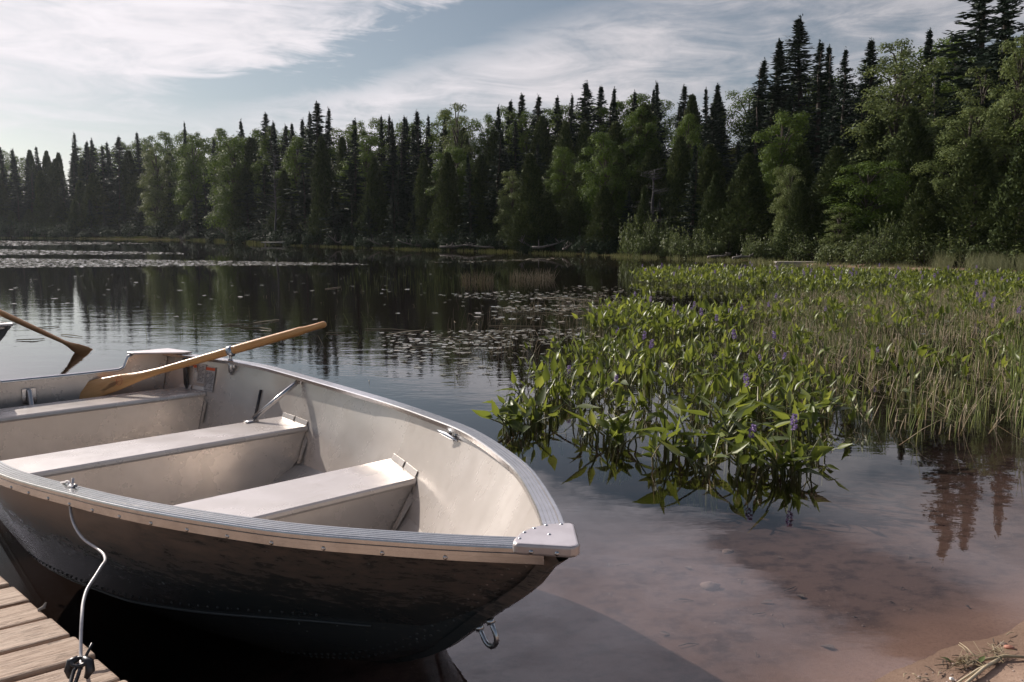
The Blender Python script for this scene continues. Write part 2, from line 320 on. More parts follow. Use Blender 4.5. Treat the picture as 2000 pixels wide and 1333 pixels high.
def ground_mat():
    m, t = mat('sand_and_forest_floor'); ge = t.n('ShaderNodeNewGeometry'); pos = ge.outputs['Position']
    s = t.n('ShaderNodeSeparateXYZ'); t.link(pos, s.inputs[0]); z = s.outputs[2]
    n = t.noise(pos, 2.2, 6, .6); f = t.noise(pos, 85, 8, .75); g = t.noise(pos, 260, 3, .6); med = t.noise(pos, 9, 5, .65)
    sand = t.mix(t.smooth(n, .3, .7), (.30, .205, .152), (.42, .30, .23))
    sand = t.mix(t.m('MULTIPLY', t.smooth(f, .45, .72), .6), sand, (.11, .066, .048))
    sand = t.mix(t.m('MULTIPLY', t.smooth(g, .62, .72), .6), sand, (.50, .40, .33))
    wet = t.smooth(t.m('ADD', z, t.m('MULTIPLY', t.m('SUBTRACT', n, .5), .03)), .030, .002)
    sand = t.mix(t.m('MULTIPLY', wet, .6), sand, (.125, .082, .062))
    fl2 = t.noise(t.mapping(pos, (1, 1.6, 1), (0, 0, R(20))), 30, 8, .75); fl3 = t.noise(pos, 120, 2, .6)
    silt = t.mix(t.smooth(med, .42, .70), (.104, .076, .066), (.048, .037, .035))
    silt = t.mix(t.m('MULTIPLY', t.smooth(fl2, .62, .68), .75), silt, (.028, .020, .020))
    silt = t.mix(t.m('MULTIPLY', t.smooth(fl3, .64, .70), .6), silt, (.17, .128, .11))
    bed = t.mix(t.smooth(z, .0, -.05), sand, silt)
    depth_dim = t.smooth(t.m('ADD', z, t.m('MULTIPLY', t.m('SUBTRACT', n, .5), .06)), -.10, -.30)
    bed = t.mix(depth_dim, bed, (.012, .009, .008))  # bed dims with depth, past silt to near-black, for light lost in water
    floor = t.mix(t.smooth(med, .35, .7), (.035, .03, .018), (.07, .065, .03))
    lift = t.m('MULTIPLY', t.smooth(s.outputs[1], 30., 37.), .95)
    c = t.mix(t.smooth(t.m('ADD', t.m('ADD', z, lift), t.m('MULTIPLY', n, .35)), .58, .80), bed, floor)
    hh = t.m('ADD', t.m('ADD', t.m('MULTIPLY', f, .35), t.m('MULTIPLY', g, .45)), t.m('MULTIPLY', med, .5))
    t.link(principled(t, c, .9, 0, 0., bump(t, hh, .5, .012)), t.out.inputs[0]); return m
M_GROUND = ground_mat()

# ---------------------------------------------------------------- ground and lake
FAR = [(-130, 202), (-105, 186), (-80, 163), (-52, 135), (-27, 90), (-20, 79), (-13.5, 70), (-9, 64), (-3.7, 58), (0, 54), (3.2, 50), (5.8, 45), (8, 42), (10, 39), (12, 32.5), (13.5, 28.5), (15.6, 25), (16.6, 22.5)]
LAKE = [(-330, 240)] + FAR + [(15.6, 19), (12.6, 13), (9.2, 8.2), (6, 5.1), (4, 3.7), (3, 3.1), (2.3, 2.86), (1.7, 2.52), (1.36, 2.355), (1.02, 2.16), (.7, 1.86), (.4, 1.2), (-.2, .1), (-1.2, -1.4), (-4, -3), (-12, -6), (-60, -12), (-330, -40)]
LAKE = np.array(LAKE, float)
def sdist(P):
    P = np.asarray(P, float); best = np.full(len(P), 1e9)
    for i in range(len(LAKE)):
        a = LAKE[i - 1]; b = LAKE[i]; ab = b - a; k = np.clip(((P - a) @ ab) / (ab @ ab), 0, 1)
        best = np.minimum(best, np.hypot(*(P - a - k[:, None] * ab).T))
    return np.where(inpoly(P, LAKE), -best, best)
SLPX = [-400, 0, 500, 900, 1400, 1700, 2000, 2600]; SLV = [.10, .11, .15, .17, .20, .20, .19, .16]
def hgt(P):
    P = np.asarray(P, float); s = sdist(P); y = np.maximum(P[:, 1], .5); px = 1000 + 1556 * P[:, 0] / y
    wob = .35 * np.sin(P[:, 0] * .9 + 1) * np.sin(P[:, 1] * .8) 
    slope = np.interp(px, SLPX, SLV) * np.clip((P[:, 1] - 14) / 12, 0, 1)
    out = .075 * np.minimum(s, 2.5) + .03 * np.clip(s - 2.5, 0, 4) + slope * np.clip(s - 2.5, 0, 75) + np.clip(s - 5, 0, 6) * .06 * wob
    d = -s
    ins = -(.13 * np.minimum(d, 2.6) + .20 * np.clip(d - 2.6, 0, 4.5) + .12 * np.clip(d - 7.1, 0, 18))
    return np.where(s > 0, out, ins)
def ground_z(x, y): return float(hgt(np.array([[x, y]]))[0])
def build_ground():
    angs = np.concatenate([np.linspace(-40, 40, 190), np.linspace(40, 320, 90)[1:-1]]); angs = np.radians(angs)
    rad = np.concatenate([[.01], np.geomspace(.4, 12, 90), np.geomspace(12, 400, 110)[1:], np.array([700, 1500, 3000])])
    nA, nR = len(angs), len(rad); A, Q = np.meshgrid(angs, rad); P = np.stack([(Q * np.sin(A)).ravel(), (Q * np.cos(A)).ravel()], 1)
    z = hgt(P)
    fine = 0.0018 * np.sin(P[:, 0] * 17.1 + np.sin(P[:, 1] * 4)) * np.sin(P[:, 1] * 6.3 + 1.3) * (np.hypot(*P.T) < 12)
    v = np.c_[P, z + fine]
    f = [(i * nA + j, i * nA + (j + 1) % nA, (i + 1) * nA + (j + 1) % nA, (i + 1) * nA + j) for i in range(nR - 1) for j in range(nA)]
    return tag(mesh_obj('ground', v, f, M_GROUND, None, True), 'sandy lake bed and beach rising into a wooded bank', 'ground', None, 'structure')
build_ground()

# ---------------------------------------------------------------- the boat
BX, BY, BTH = .1249, 1.6755, .7158
BL = 4.3
GU = np.array([0, .06, .15, .3, .5, .75, 1.0]) * BL; GB = np.array([.005, .1999, .4342, .6723, .8213, .7973, .5229])
GZu = np.array([0, .25, .5, .75, 1.]) * BL; GZ = np.array([.6167, .5649, .5089, .5135, .5192])
gb = lambda u: pchip(GU, GB, u); gz = lambda u: pchip(GZu, GZ, u)
kz = lambda u: pchip([0, .045, .1, .28, .516, .827, 1.2, 1.7, 4.3], [.60, .575, .508, .354, .161, .007, -.085, -.12, -.13], u)
chb = lambda u: pchip([0, .35, .5, .75, 1.2, 1.5, 2.2, 3., 3.6, 4.3], [.0, .02, .07, .22, .45, .56, .68, .69, .62, .43], u)
chz_ = lambda u: pchip([0, .35, .5, .75, 1.2, 1.5, 2.2, 3., 4.3], [.60, .335, .26, .235, .175, .14, .09, .06, .05], u)
chz = lambda u: np.maximum(chz_(u), kz(u) + .002)
def half_at(u, z, inset=.006):
    """half beam of the hull at station u and height z"""
    k, c, cz, b, g = float(kz(u)), float(chb(u)), float(chz(u)), float(gb(u)), float(gz(u))
    if z >= cz:
        t = min((z - cz) / (g - cz), 1); return c + (b - c) * t + .05 * math.sin(math.pi * t) * (b - c) - inset
    return max(c * max((z - k) / (cz - k), 0) ** (1 / 2.2) - inset, 0)
def strip(us, fn, n, side):
    """grid over stations us, n points across"""
    v = []; f = []
    for u in us:
        for j in range(n):
            l, z = fn(u, j / (n - 1)); v.append((u, -side * l, z))
    for i in range(len(us) - 1):
        for j in range(n - 1):
            a = i * n + j; f.append((a, a + 1, a + n + 1, a + n) if side > 0 else (a, a + n, a + n + 1, a + 1))
    return v, f
def side_fn(inset):
    def fn(u, t):
        c, cz, b, g = float(chb(u)), float(chz(u)), float(gb(u)), float(gz(u))
        return max(c + (b - c) * t + .05 * math.sin(math.pi * t) * (b - c) - inset, 0), cz + (g - cz) * t
    return fn
def bot_fn(inset):
    def fn(u, t):
        k, c, cz = float(kz(u)), float(chb(u)), float(chz(u)); k += inset
        return max(c - inset, 0) * t, k + (cz - k) * t ** 2.2
    return fn
US = np.concatenate([np.linspace(0, 1.2, 26), np.linspace(1.2, BL, 32)[1:]])
def sweep_rail(side, prof, u0, u1, n=90):
    """sweep a (outward, up) profile along the sheer line"""
    us = np.linspace(u0, u1, n); v = []; m = len(prof)
    for u in us:
        e = .01; tu = Vector((2 * e, float(gb(min(u + e, BL)) - gb(max(u - e, 0))), 0)); 
        nrm = Vector((-tu.y, tu.x, 0)).normalized()      # outward in (u, lateral)
        for o, z in prof: v.append((u + nrm.x * o, -side * (float(gb(u)) + nrm.y * o), float(gz(u)) + z))
    f = [(i * m + j, i * m + (j + 1) % m, (i + 1) * m + (j + 1) % m, (i + 1) * m + j) for i in range(n - 1) for j in range(m)]
    if side < 0: f = [q[::-1] for q in f]
    return v, f + [tuple(range(m))[::-1], tuple((n - 1) * m + j for j in range(m))]
def rail_profile():
    p = [(-.048, -.022), (-.050, -.004)]
    for i in range(5):                                     # ribbed top
        o = -.047 + i * .0105; p += [(o, 0.), (o + .0075, .0005), (o + .0085, -.0018), (o + .0100, -.0018)]
    p += [(.0065, -.002), (.008, -.006), (.008, -.013), (.0045, -.0145), (.0045, -.0165), (.008, -.018), (.008, -.027), (.004, -.029), (.004, -.042), (.001, -.043), (-.004, -.042), (-.006, -.024)]
    return p
def P(u, lat, z): return (u, -lat, z)

def make_boat(hull_mat, full=True):
    root = empty('aluminium_rowboat', (BX, BY, 0), R(90) + BTH)
    mb = MB()
    for s in (1, -1):
        mb.add(*strip(US, side_fn(0), 9, s)); mb.add(*strip(US, bot_fn(0), 9, s))
    mbh = mb
    mb = MB(); uin = US[1:]
    for s in (1, -1):
        mb.add(*strip(uin, side_fn(.007), 9, s)); mb.add(*strip(uin, bot_fn(.007), 9, s))
    inner = mb.build('inner_hull', M_INSIDE, root, True)
    # spray strake, seam and stem rivets on the outside
    st = MB()
    for s in (1, -1):
        us = np.linspace(.62, BL, 50)
        st.tube([P(u, s * (half_at(u, float(chz(u)) - .012, -.003)), float(chz(u)) - .012) for u in us], .0045, 6)
    st.build('chine_strake', hull_mat, root, True)
    sm = MB()
    us = np.linspace(.02, 1.7, 40)
    prof = []
    for u in us:
        e = .01; du = float(kz(u + e) - kz(max(u - e, 0))); tt = Vector((2 * e, 0, du)).normalized(); nn = Vector((tt.z, 0, -tt.x))
        if nn.x > 0 and nn.z > 0: nn = -nn
        c = Vector((u, 0, float(kz(u)))); 
        for y, d in ((-.026, -.012), (-.014, .012), (.014, .012), (.026, -.012)): prof.append(c + nn * d + Vector((0, y, 0)))
    sm.add(prof, [(i * 4 + j, i * 4 + j + 1, (i + 1) * 4 + j + 1, (i + 1) * 4 + j) for i in range(len(us) - 1) for j in range(3)])
    sm.build('stem_bar', hull_mat, root, False)
    rv = mbh
    for s in (1, -1):
        for row, off in ((0, .030), (1, .052)):
            for u in np.arange(.05 + .012 * row, 1.1, .026):
                zc = float(kz(u)) + off + .01; 
                if zc > float(gz(u)) - .05: continue
                rv.dome(P(u + .004, s * (half_at(u, zc, 0) + .0008), zc), (-.6, -s, -.1), .0058, .5, 7)
        for u in np.arange(.75, 2.2, .034):
            zc = float(chz(u)) + .014; rv.dome(P(u, s * (half_at(u, zc, 0) + .0005), zc), (-.2, -s, -.1), .0055, .5, 7)
    mbh.build('hull', hull_mat, root, True)
    for s in (1, -1):
        v, f = sweep_rail(s, rail_profile(), .040, BL - .02); g_ = MB(); g_.add(v, f)
        r2 = g_
        for u in np.arange(.22, 4.2, .128):
            e = .01; b1 = float(gb(u)); slope = float(gb(u + e) - gb(u - e)) / (2 * e); nn = Vector((-slope, 1, 0)).normalized()
            r2.dome(P(u + nn.x * .004, s * (b1 + nn.y * .004), float(gz(u)) - .036), (nn.x, -s * nn.y, 0), .0060, .6, 9)
        g_.build('gunwale', M_ALU, root, False)
    # cast bow plate
    out = [(-.040, .004), (-.036, -.026)]
    pl = [(-.020, .014), (-.025, 0), (-.020, -.014), (.072, -.092), (.086, -.090), (.100, -.072), (.118, -.038), (.124, 0), (.118, .038), (.100, .072), (.086, .090), (.072, .092)]
    pb = MB(); pb.prism([(x, y) for x, y in pl][::-1], .598, .6255); plate = pb.build('bow_plate', M_PLATE, root, True, .007, 3)
    for po in plate.data.polygons: po.use_smooth = False
    def screw(c, nn, r): q = MB(); q.dome(c, nn, r, .5, 8); q.build('screw', M_CHROME, plate, True)
    for x, y in ((.090, -.066), (.088, .066), (.108, -.034), (.108, .034), (.112, 0.0), (.062, .0)): screw((x, y, .6257), (0, 0, 1), .0042)
    for s in (1, -1):
        for k in (.25, .72):
            a = Vector((-.020, s * .014)).lerp(Vector((.072, s * .092)), k); screw((a.x - .0005, a.y + s * .0006, .608), (-.65, s * .76, 0), .0055)
    # bow eye
    e = MB(); c = Vector((.305, 0, float(kz(.305)))); tdir = Vector((.30, 0, -.235)).normalized(); nd = Vector((-.62, 0, -.78))
    a0 = c - tdir * .028; a1 = c + tdir * .028; pts = [a0, a0 + nd * .045]
    for k in range(1, 8):
        t = math.pi * k / 8; pts.append(c + nd * (.045 + .028 * math.sin(t)) - tdir * .028 * math.cos(t))
    pts += [a1 + nd * .045, a1]; e.tube(pts, .0068, 8)
    for a in (a0, a1): e.tube([a + nd * .012, a + nd * .024], .012, 6)
    e.build('bow_eye', M_CHROME, root, True)
    # transom with the motor cut-out
    tr_ = [(.5, .519), (.30, .515), (.275, .50), (.258, .46), (.245, .432), (.21, .420), (0, .418)]
    top = [(-.5, .519), (-.485, .515), (-.475, .50), (-.465, .46), (-.455, .432), (-.43, .420)] + tr_[::-1]
    lows = [(half_at(4.29, z, .008), z) for z in (.519, .40, .28, .16, .06, .02, -.03, -.08, -.128)]
    poly = [(s, z) for s, z in top[1:-1]]
    poly = [(-lows[0][0], .517)] + poly + [(lows[0][0], .517)] + [(x, z) for x, z in lows[1:]] + [(-x, z) for x, z in lows[::-1][1:-1]] + []
    n = len(poly); tv = [P(4.272, y, z) for y, z in poly] + [P(4.30, y, z) for y, z in poly]
    mb = MB(); mb.add(tv, [tuple(range(n)), tuple(range(n, 2 * n))[::-1]] + [(i, n + i, n + (i + 1) % n, (i + 1) % n) for i in range(n)])
    tr = mb.build('transom', M_INSIDE, root)
    rim = MB(); rim.tube([P(4.286, y, z + .004) for y, z in top[1:-1]], .014, 8); rim.build('transom_rim', M_ALU, tr, True)
    for s in (1, -1):
        cp = MB(); pts = [(4.06, s * (gb(4.06) - .035)), (4.06, s * (float(gb(4.06)) + .012)), (4.32, s * (float(gb(4.3)) + .012)), (4.32, s * (.275 if s > 0 else .47)), (4.25, s * (.29 if s > 0 else .48))]
        cp.prism([(u, -l) for u, l in pts], .522, .534); cp.build('corner_cap', M_PLATE, tr, False, .004)
        kn = MB(); kn.box(P(4.05, s * (half_at(4.05, .35) - .012), .27), (.05, .012, .46)); kn.build('corner_knee', M_DARKMETAL, tr)
    br = MB(); br.box(P(4.262, -.30, .33), (.006, .075, .09)); br.tube([P(4.255, -.30, .365), P(4.21, -.30, .27)], .016, 8); br.build('drain_bracket', M_ALU, tr, False, .002)
    # benches
    def bench(u0, u1, zt, lab):
        zb = float(kz((u0 + u1) / 2)) + .04
        zs = list(np.linspace(zt, zb, 9))
        def ring(u): 
            q = [(u, half_at(u, z, .010), z) for z in zs]
            return q
        mb = MB()
        for u, flip in ((u0 + .02, 0), (u1 - .02, 1)):
            q = ring(u); m = len(q)
            v = [P(u, l, z - .02 if i == 0 else z) for i, (u, l, z) in enumerate(q)] + [P(u, -l, z - .02 if i == 0 else z) for i, (u, l, z) in enumerate(q)]
            mb.add(v, [((i, i + 1, m + i + 1, m + i) if flip else (m + i, m + i + 1, i + 1, i)) for i in range(m - 1)])
        o = mb.build('bench', M_INSIDE, root)
        o['label'] = lab
        # folded top with rounded lips
        prof = [(u0 + .016, zt - .032), (u0 + .004, zt - .028), (u0, zt - .018), (u0 + .003, zt - .006), (u0 + .012, zt), (u1 - .012, zt), (u1 - .003, zt - .006), (u1, zt - .018), (u1 - .004, zt - .028), (u1 - .016, zt - .032)]
        tp = MB(); m = len(prof); v = []
        for s in (1, -1):
            for u, z in prof: v.append(P(u, s * half_at(u, z - .004, .009), z))
        tp.add(v, [(j, j + 1, m + j + 1, m + j) for j in range(m - 1)] + [tuple(range(m))[::-1], tuple(range(m, 2 * m))])
        tp.build('bench_top', M_INSIDE, o, False)
        for s in (1, -1):
            fl = MB()
            for ua, ub in ((u0 + .02, (u0 + u1) / 2 - .01), ((u0 + u1) / 2 + .01, u1 - .02)):
                l0, l1 = half_at(ua, zt + .024, .008), half_at(ub, zt + .024, .008); k0, k1 = half_at(ua, zt, .012), half_at(ub, zt, .012)
                fl.add([P(ua, s * (k0), zt + .001), P(ub, s * k1, zt + .001), P(ub, s * (l1 - .001), zt + .024), P(ua, s * (l0 - .001), zt + .024), P(ua, s * (k0 - .004), zt + .001), P(ub, s * (k1 - .004), zt + .001), P(ub, s * (l1 - .004), zt + .024), P(ua, s * (l0 - .004), zt + .024)],
                       [(4, 5, 6, 7), (0, 3, 2, 1), (3, 7, 6, 2), (0, 4, 7, 3), (1, 2, 6, 5)])
                for uu in (ua + .03, ub - .03): fl.dome(P(uu, s * (half_at(uu, zt + .014, .008) - .005), zt + .013), (0, -s, .3), .004, .6, 6)
            z0, z1 = zt - .055, zt - .20
            uu = u0 + .012
            fl.add([P(uu, s * (half_at(u0, z0, .012)), z0), P(uu - .035, s * (half_at(u0, z0, .009) - .003), z0 - .012), P(uu - .035, s * (half_at(u0, z1, .009) - .003), z1 + .012), P(uu, s * half_at(u0, z1, .012), z1)], [(0, 1, 2, 3)])
            fl.build('bench_flange', M_INSIDE, o, False)
        return o
    bench(3.85, 4.13, .30, 'greige bench nearest the transom'); bench(2.72, 3.05, .262, 'greige middle bench with the side strut'); bench(1.50, 1.84, .285, 'greige bench nearest the bow')
    # strut from the middle bench to the gunwale
    for s in (1,):
        sb = MB(); sb.tube([P(2.90, s * (half_at(2.9, .47) - .012), .482), P(3.02, s * .56, .280)], .0135, 10); sb.box(P(3.02, s * .545, .2665), (.05, .07, .006)); sb.box(P(2.90, s * (half_at(2.9, .47) - .008), .478), (.04, .006, .03)); sb.build('strut', M_ALU, root, True)
    # side rib behind the middle bench
    for s in (1, -1):
        for ur in (3.33,):
            rb = MB(); rb.tube([P(ur, s * (half_at(ur, z, .012)), z) for z in (.37, .28, .2, .1, .05)], .009, 6); rb.build('side_rib', M_DARKMETAL, root, True)
    # cleats
    def cleat(u, s, z):
        l = half_at(u, z, .009); cb = MB(); base = Vector(P(u, s * l, z)); 
        o = Vector((0, s, .25)).normalized(); ax = Vector((.95, 0, .12)).normalized()
        for d in (-.018, .018): cb.tube([base + ax * d, base + ax * d + o * .026], [.009, .0065], 8)
        for d in (-.018, .018):
            for zz in (-.012, .012): cb.dome(base + ax * d + Vector((0, 0, zz)) + o * .001, o, .007, .6, 7)
        cb.tube([base + ax * x + o * (.027 + .003 * abs(x) / .06) for x in (-.065, -.04, -.02, 0, .02, .04, .065)], [.0045, .0075, .009, .009, .009, .0075, .0045], 8)
        cb.build('cleat', M_CHROME, root, True)
    cleat(1.28, 1, .505); cleat(4.02, 1, .455)
    # oarlock sockets and horns
    for s in (1, -1):
        ul = 3.64; l = float(gb(ul)) - .035; z = float(gz(ul)); ob = MB()
        ob.tube([P(ul, s * l, z - .075), P(ul, s * l, z + .012)], .016, 10); ob.box(P(ul, s * (l + .012), z - .03), (.05, .02, .05))
        ob.tube([P(ul, s * l, z - .09), P(ul, s * l, z + .05)], .0075, 8)
        o = ob.build('oarlock', M_CHROME, root, True)
        if s > 0:
            c = MB(); c.tube([P(ul - .03, s * l, z + .05), P(ul + .03, s * l, z + .05)], .024, 10); c.build('pivot_bolt', M_CHROME, o, True)
    # makers' notices on the far inner side (white with an orange heading)
    def notice(u0, u1, z0, z1, head, s=1):
        def q(ua, ub, za, zb, off): return [P(ua, s * (half_at(ua, za) - off), za), P(ub, s * (half_at(ub, za) - off), za), P(ub, s * (half_at(ub, zb) - off), zb), P(ua, s * (half_at(ua, zb) - off), zb)]
        nb_ = MB(); nb_.add(q(u0, u1, z0, z1, .008), [(0, 1, 2, 3)])
        if head:
            nb_.cur = 1; nb_.add(q(u0 + .002, u1 - .002, z1 - .022, z1 - .004, .010), [(0, 1, 2, 3)])
        tx = nb_; nb_.cur = 2; zz = z1 - (.032 if head else .012); r_ = random.Random(int(u0 * 1000))
        while zz > z0 + .01:
            a = u1 - .006
            while a > u0 + .012:
                wd = r_.uniform(.008, .022); b_ = max(a - wd, u0 + .005)
                if r_.random() > .12: tx.add(q(b_, a, zz - .0035, zz, .0100), [(0, 1, 2, 3)])
                a = b_ - .004
            zz -= .0085
        nb_.build('warning_label', [M_WHITE, M_ORANGE, M_INK], root)
    notice(3.795, 3.88, .30, .455, True); notice(3.885, 3.955, .345, .465, False); notice(3.965, 4.0, .41, .46, True)
    return root
boat = make_boat(M_HULL)
tag(boat, 'open aluminium rowboat with dark scuffed hull and greige benches moored beside the dock', 'rowboat', 'aluminium rowboats')
boat2 = copy_tree(boat)
tip2 = at_z(21, 638, .50)
boat2.location = (tip2[0], tip2[1], 0); boat2.rotation_euler.z = R(166); boat2.scale = (.84, .84, .84)
for c in boat2.children:
    if c.name.startswith(('hull', 'stem_bar', 'chine_strake')):
        c.data = c.data.copy(); c.data.materials[0] = M_HULLGREY
tag(boat2, 'grey rowboat with pale gunwale showing only its bow, an old oar across it', 'rowboat', 'aluminium rowboats')
boat_pt = lambda o, p: np.array(Matrix.Translation(o.location) @ Matrix.Rotation(o.rotation_euler.z, 4, 'Z') @ (Vector(p) * o.scale.x))

# water sheet with the boats' waterlines cut out
def waterline(o):
    us = [.86, .95, 1.1, 1.3, 1.6, 2, 2.5, 3, 3.5, 4, 4.25]; L = [(u, half_at(u, 0, .012)) for u in us]
    loc = [(u, -l) for u, l in L] + [(u, l) for u, l in L[::-1]]
    return [tuple(boat_pt(o, (x, y, 0))[:2]) for x, y in loc]
def build_water():
    outer = [(-900, -200), (700, -200), (700, 1200), (-900, 1200)]
    holes = [waterline(boat), waterline(boat2)]
    pts = [Vector(p) for p in outer]; edges = [(0, 1), (1, 2), (2, 3), (3, 0)]
    for h in holes:
        b = len(pts); pts += [Vector(p) for p in h]; edges += [(b + i, b + (i + 1) % len(h)) for i in range(len(h))]
    vs, _, fs, *_r = delaunay_2d_cdt(pts, edges, [], 0, 1e-6)
    keep = []
    for f in fs:
        c = np.mean([vs[i][:] for i in f], 0)[None]
        if not any(inpoly(c, h)[0] for h in holes): keep.append(f)
    tag(mesh_obj('water', [(v.x, v.y, 0) for v in vs], keep, M_WATER), 'still dark lake water mirroring trees and sky', 'water', None, 'structure')
build_water()

# ---------------------------------------------------------------- oars
def oar(root_name, blade_tip, handle, mats, label, roll, grip=True, length=None):
    a = Vector(blade_tip); b = Vector(handle); d = (b - a); L = d.length; d.normalize()
    root = empty(root_name, tuple(a)); x = d; zv = Vector((0, 0, 1)); y = zv.cross(x).normalized(); zv = x.cross(y)
    rot = Matrix((x, y, zv)).transposed() @ Matrix.Rotation(roll, 3, 'X'); root.rotation_mode = 'QUATERNION'; root.rotation_quaternion = rot.to_quaternion()
    sh = MB()
    xs = [.42, .55, .7, 1.0, L - .52, L - .20, L - .165, L - .155, L - .13, L - .06, L - .012, L]; rs = [.013, .017, .021, .025, .0275, .0265, .0265, .024, .021, .020, .021, .012]
    sh.tube([(q, 0, 0) for q in xs], rs, 14); sh.build('shaft', mats, root, True)
    bl = MB(); n = 22; m = 13; v = []
    for i in range(n):
        t = i / (n - 1); q = .66 * t; wd = np.interp(t, [0, .03, .10, .35, .6, .8, 1], [.050, .060, .066, .064, .050, .030, .021]); th = np.interp(t, [0, .3, .7, 1], [.0035, .006, .013, .021])
        for k in range(m - 1):
            an = 2 * math.pi * k / (m - 1); v.append((q, wd * math.cos(an), th * math.sin(an) * (1 + 1.2 * (abs(math.sin(an)) > .9) * (t > .15) * (1 - t))))
    mm = m - 1; bl.add(v, [(i * mm + k, i * mm + (k + 1) % mm, (i + 1) * mm + (k + 1) % mm, (i + 1) * mm + k) for i in range(n - 1) for k in range(mm)] + [tuple(range(mm))[::-1]])
    blade = bl.build('blade', mats, root, True)
    tag(root, label, 'oar', 'wooden oars'); return root, blade, L
lock = boat_pt(boat, P(3.64, float(gb(3.64)) - .035, float(gz(3.64)) + .060))
btip = at_z(120, 779, .27)
dvec = lock - btip
# run the shaft on past the lock until the handle end shows at its place in the photo
ts = np.linspace(1.0, 3.0, 400); pj = proj(btip[None] + ts[:, None] * dvec[None]); kend = ts[np.argmin(np.abs(pj[:, 0] - 636))]
oar1, blade1, L1 = oar('wooden_oar', btip, btip + kend * dvec, M_OAR, 'varnished wooden oar resting in the oarlock with its blade on the stern bench', R(66))
print('OAR', L1, pj[np.argmin(np.abs(pj[:, 0] - 636))], proj(lock), lock)
stp = MB(); stp.tube([(.40 + .019 * math.cos(t), .026 * math.sin(t) - .0, .0195) for t in np.linspace(0, 2 * math.pi, 24)], .0016, 5); stp.tube([(.40 - .008, 0, .0205), (.40 + .01, 0, .0205)], .0015, 5)
stp.build('red_stamp', M_STAMP, blade1)
# clamp of the oarlock round the shaft
x = Vector(dvec).normalized(); cl = MB(); lv = Vector(lock); cl.tube([lv - x * .016, lv + x * .016], .031, 16)
clamp = cl.build('shaft_clamp', M_CHROME, oar1, True); clamp.matrix_parent_inverse = Matrix.Identity(4)
inv = (Matrix.Translation(oar1.location) @ oar1.rotation_quaternion.to_matrix().to_4x4()).inverted()
clamp.data.transform(inv)
cb = MB()
cb.tube([lv - Vector((0, 0, .028)), lv - Vector((0, 0, .055))], .011, 8)
cbo = cb.build('clamp_lug', M_CHROME, clamp, False, .003); cbo.data.transform(inv)
hb = at_z(167, 688, -.02); hb2 = at_y(0, 611, hb[1] - 1.55); d2 = (hb2 - hb) / np.linalg.norm(hb2 - hb)
oar2, _, _ = oar('wooden_oar', hb - d2 * .16, hb - d2 * .16 + d2 * 2.3, M_OARDARK, 'dull brown wooden oar dipping its blade into the water from the grey boat', R(50))

# ---------------------------------------------------------------- dock and mooring cable
DZ = .30
e0 = at_z(24, 1142, DZ)[:2]; e1 = at_z(237, 1326, DZ)[:2]; de = (e1 - e0) / np.linalg.norm(e1 - e0)
pdir = at_z(0, 1194, DZ)[:2] - at_z(60, 1180, DZ)[:2]; pdir /= np.linalg.norm(pdir)
def build_dock():
    ang = math.atan2(-pdir[1], -pdir[0])           # plank axis, pointing out to the edge
    root = empty('wooden_dock', (e0[0], e0[1], 0), ang); c, s = math.cos(-ang), math.sin(-ang)
    tol = lambda p: np.array([c * (p[0] - e0[0]) - s * (p[1] - e0[1]), s * (p[0] - e0[0]) + c * (p[1] - e0[1])])
    ends = [at_z(px, py, DZ)[:2] for px, py in ((24, 1142), (60, 1177), (98, 1211), (135, 1245), (184, 1283), (237, 1326))]
    le = [tol(p) for p in ends]
    stepv = (le[-1] - le[0]) / (len(le) - 1)
    deck = MB(); rr = random.Random(3); W = abs(stepv[1])
    for k in range(-14, 12):
        q = rr.uniform(-.006, .006); o = le[0] + stepv * (k + .055) + np.array([q, 0]); o2 = le[0] + stepv * (k + .945) + np.array([q, 0]); dzp = rr.uniform(-.003, .003)
        ln = rr.uniform(1.49, 1.51); zt, zb_ = DZ + dzp, DZ - .038 + dzp
        deck.add([(o[0] - ln, o[1], zb_), (o[0], o[1], zb_), (o2[0], o2[1], zb_), (o2[0] - ln, o2[1], zb_), (o[0] - ln, o[1], zt), (o[0], o[1], zt), (o2[0], o2[1], zt), (o2[0] - ln, o2[1], zt)], [(0, 3, 2, 1), (4, 5, 6, 7), (0, 1, 5, 4), (1, 2, 6, 5), (2, 3, 7, 6), (3, 0, 4, 7)])
    d = deck.build('deck', M_DECK, root, False, .006, 2)
    for x_ in (-.16, -1.2):
        st = MB(); a = le[0] + stepv * -14; b = le[0] + stepv * 11; st.add([(a[0] + x_, a[1], DZ - .2), (a[0] + x_ + .04, a[1], DZ - .2), (a[0] + x_ + .04, a[1], DZ - .042), (a[0] + x_, a[1], DZ - .042), (b[0] + x_, b[1], DZ - .2), (b[0] + x_ + .04, b[1], DZ - .2), (b[0] + x_ + .04, b[1], DZ - .042), (b[0] + x_, b[1], DZ - .042)],
            [(0, 1, 2, 3), (7, 6, 5, 4), (0, 4, 5, 1), (1, 5, 6, 2), (2, 6, 7, 3), (3, 7, 4, 0)]); st.build('stringer', M_GREYWOOD, root)
    for k in (-12, -4, 5):
        for x_ in (-.2, -1.15):
            a = le[0] + stepv * k; ps = MB(); ps.tube([(a[0] + x_, a[1], -.7), (a[0] + x_, a[1], DZ - .045)], .05, 10); ps.build('post', M_GREYWOOD, root, True)
    # split splinters that curl up at the plank ends
    sp = MB(); p0 = tol(at_z(86, 1190, DZ)[:2]); sp.tube([(p0[0] - .015, p0[1], DZ + .001), (p0[0], p0[1], DZ + .005), (p0[0] + .006, p0[1] + .003, DZ + .016)], [.003, .0055, .002], 6); sp.build('splinter', M_GREYWOOD, root)
    return tag(root, 'weathered plank dock beside the rowboat, planks bleached by the sun', 'dock')
build_dock()
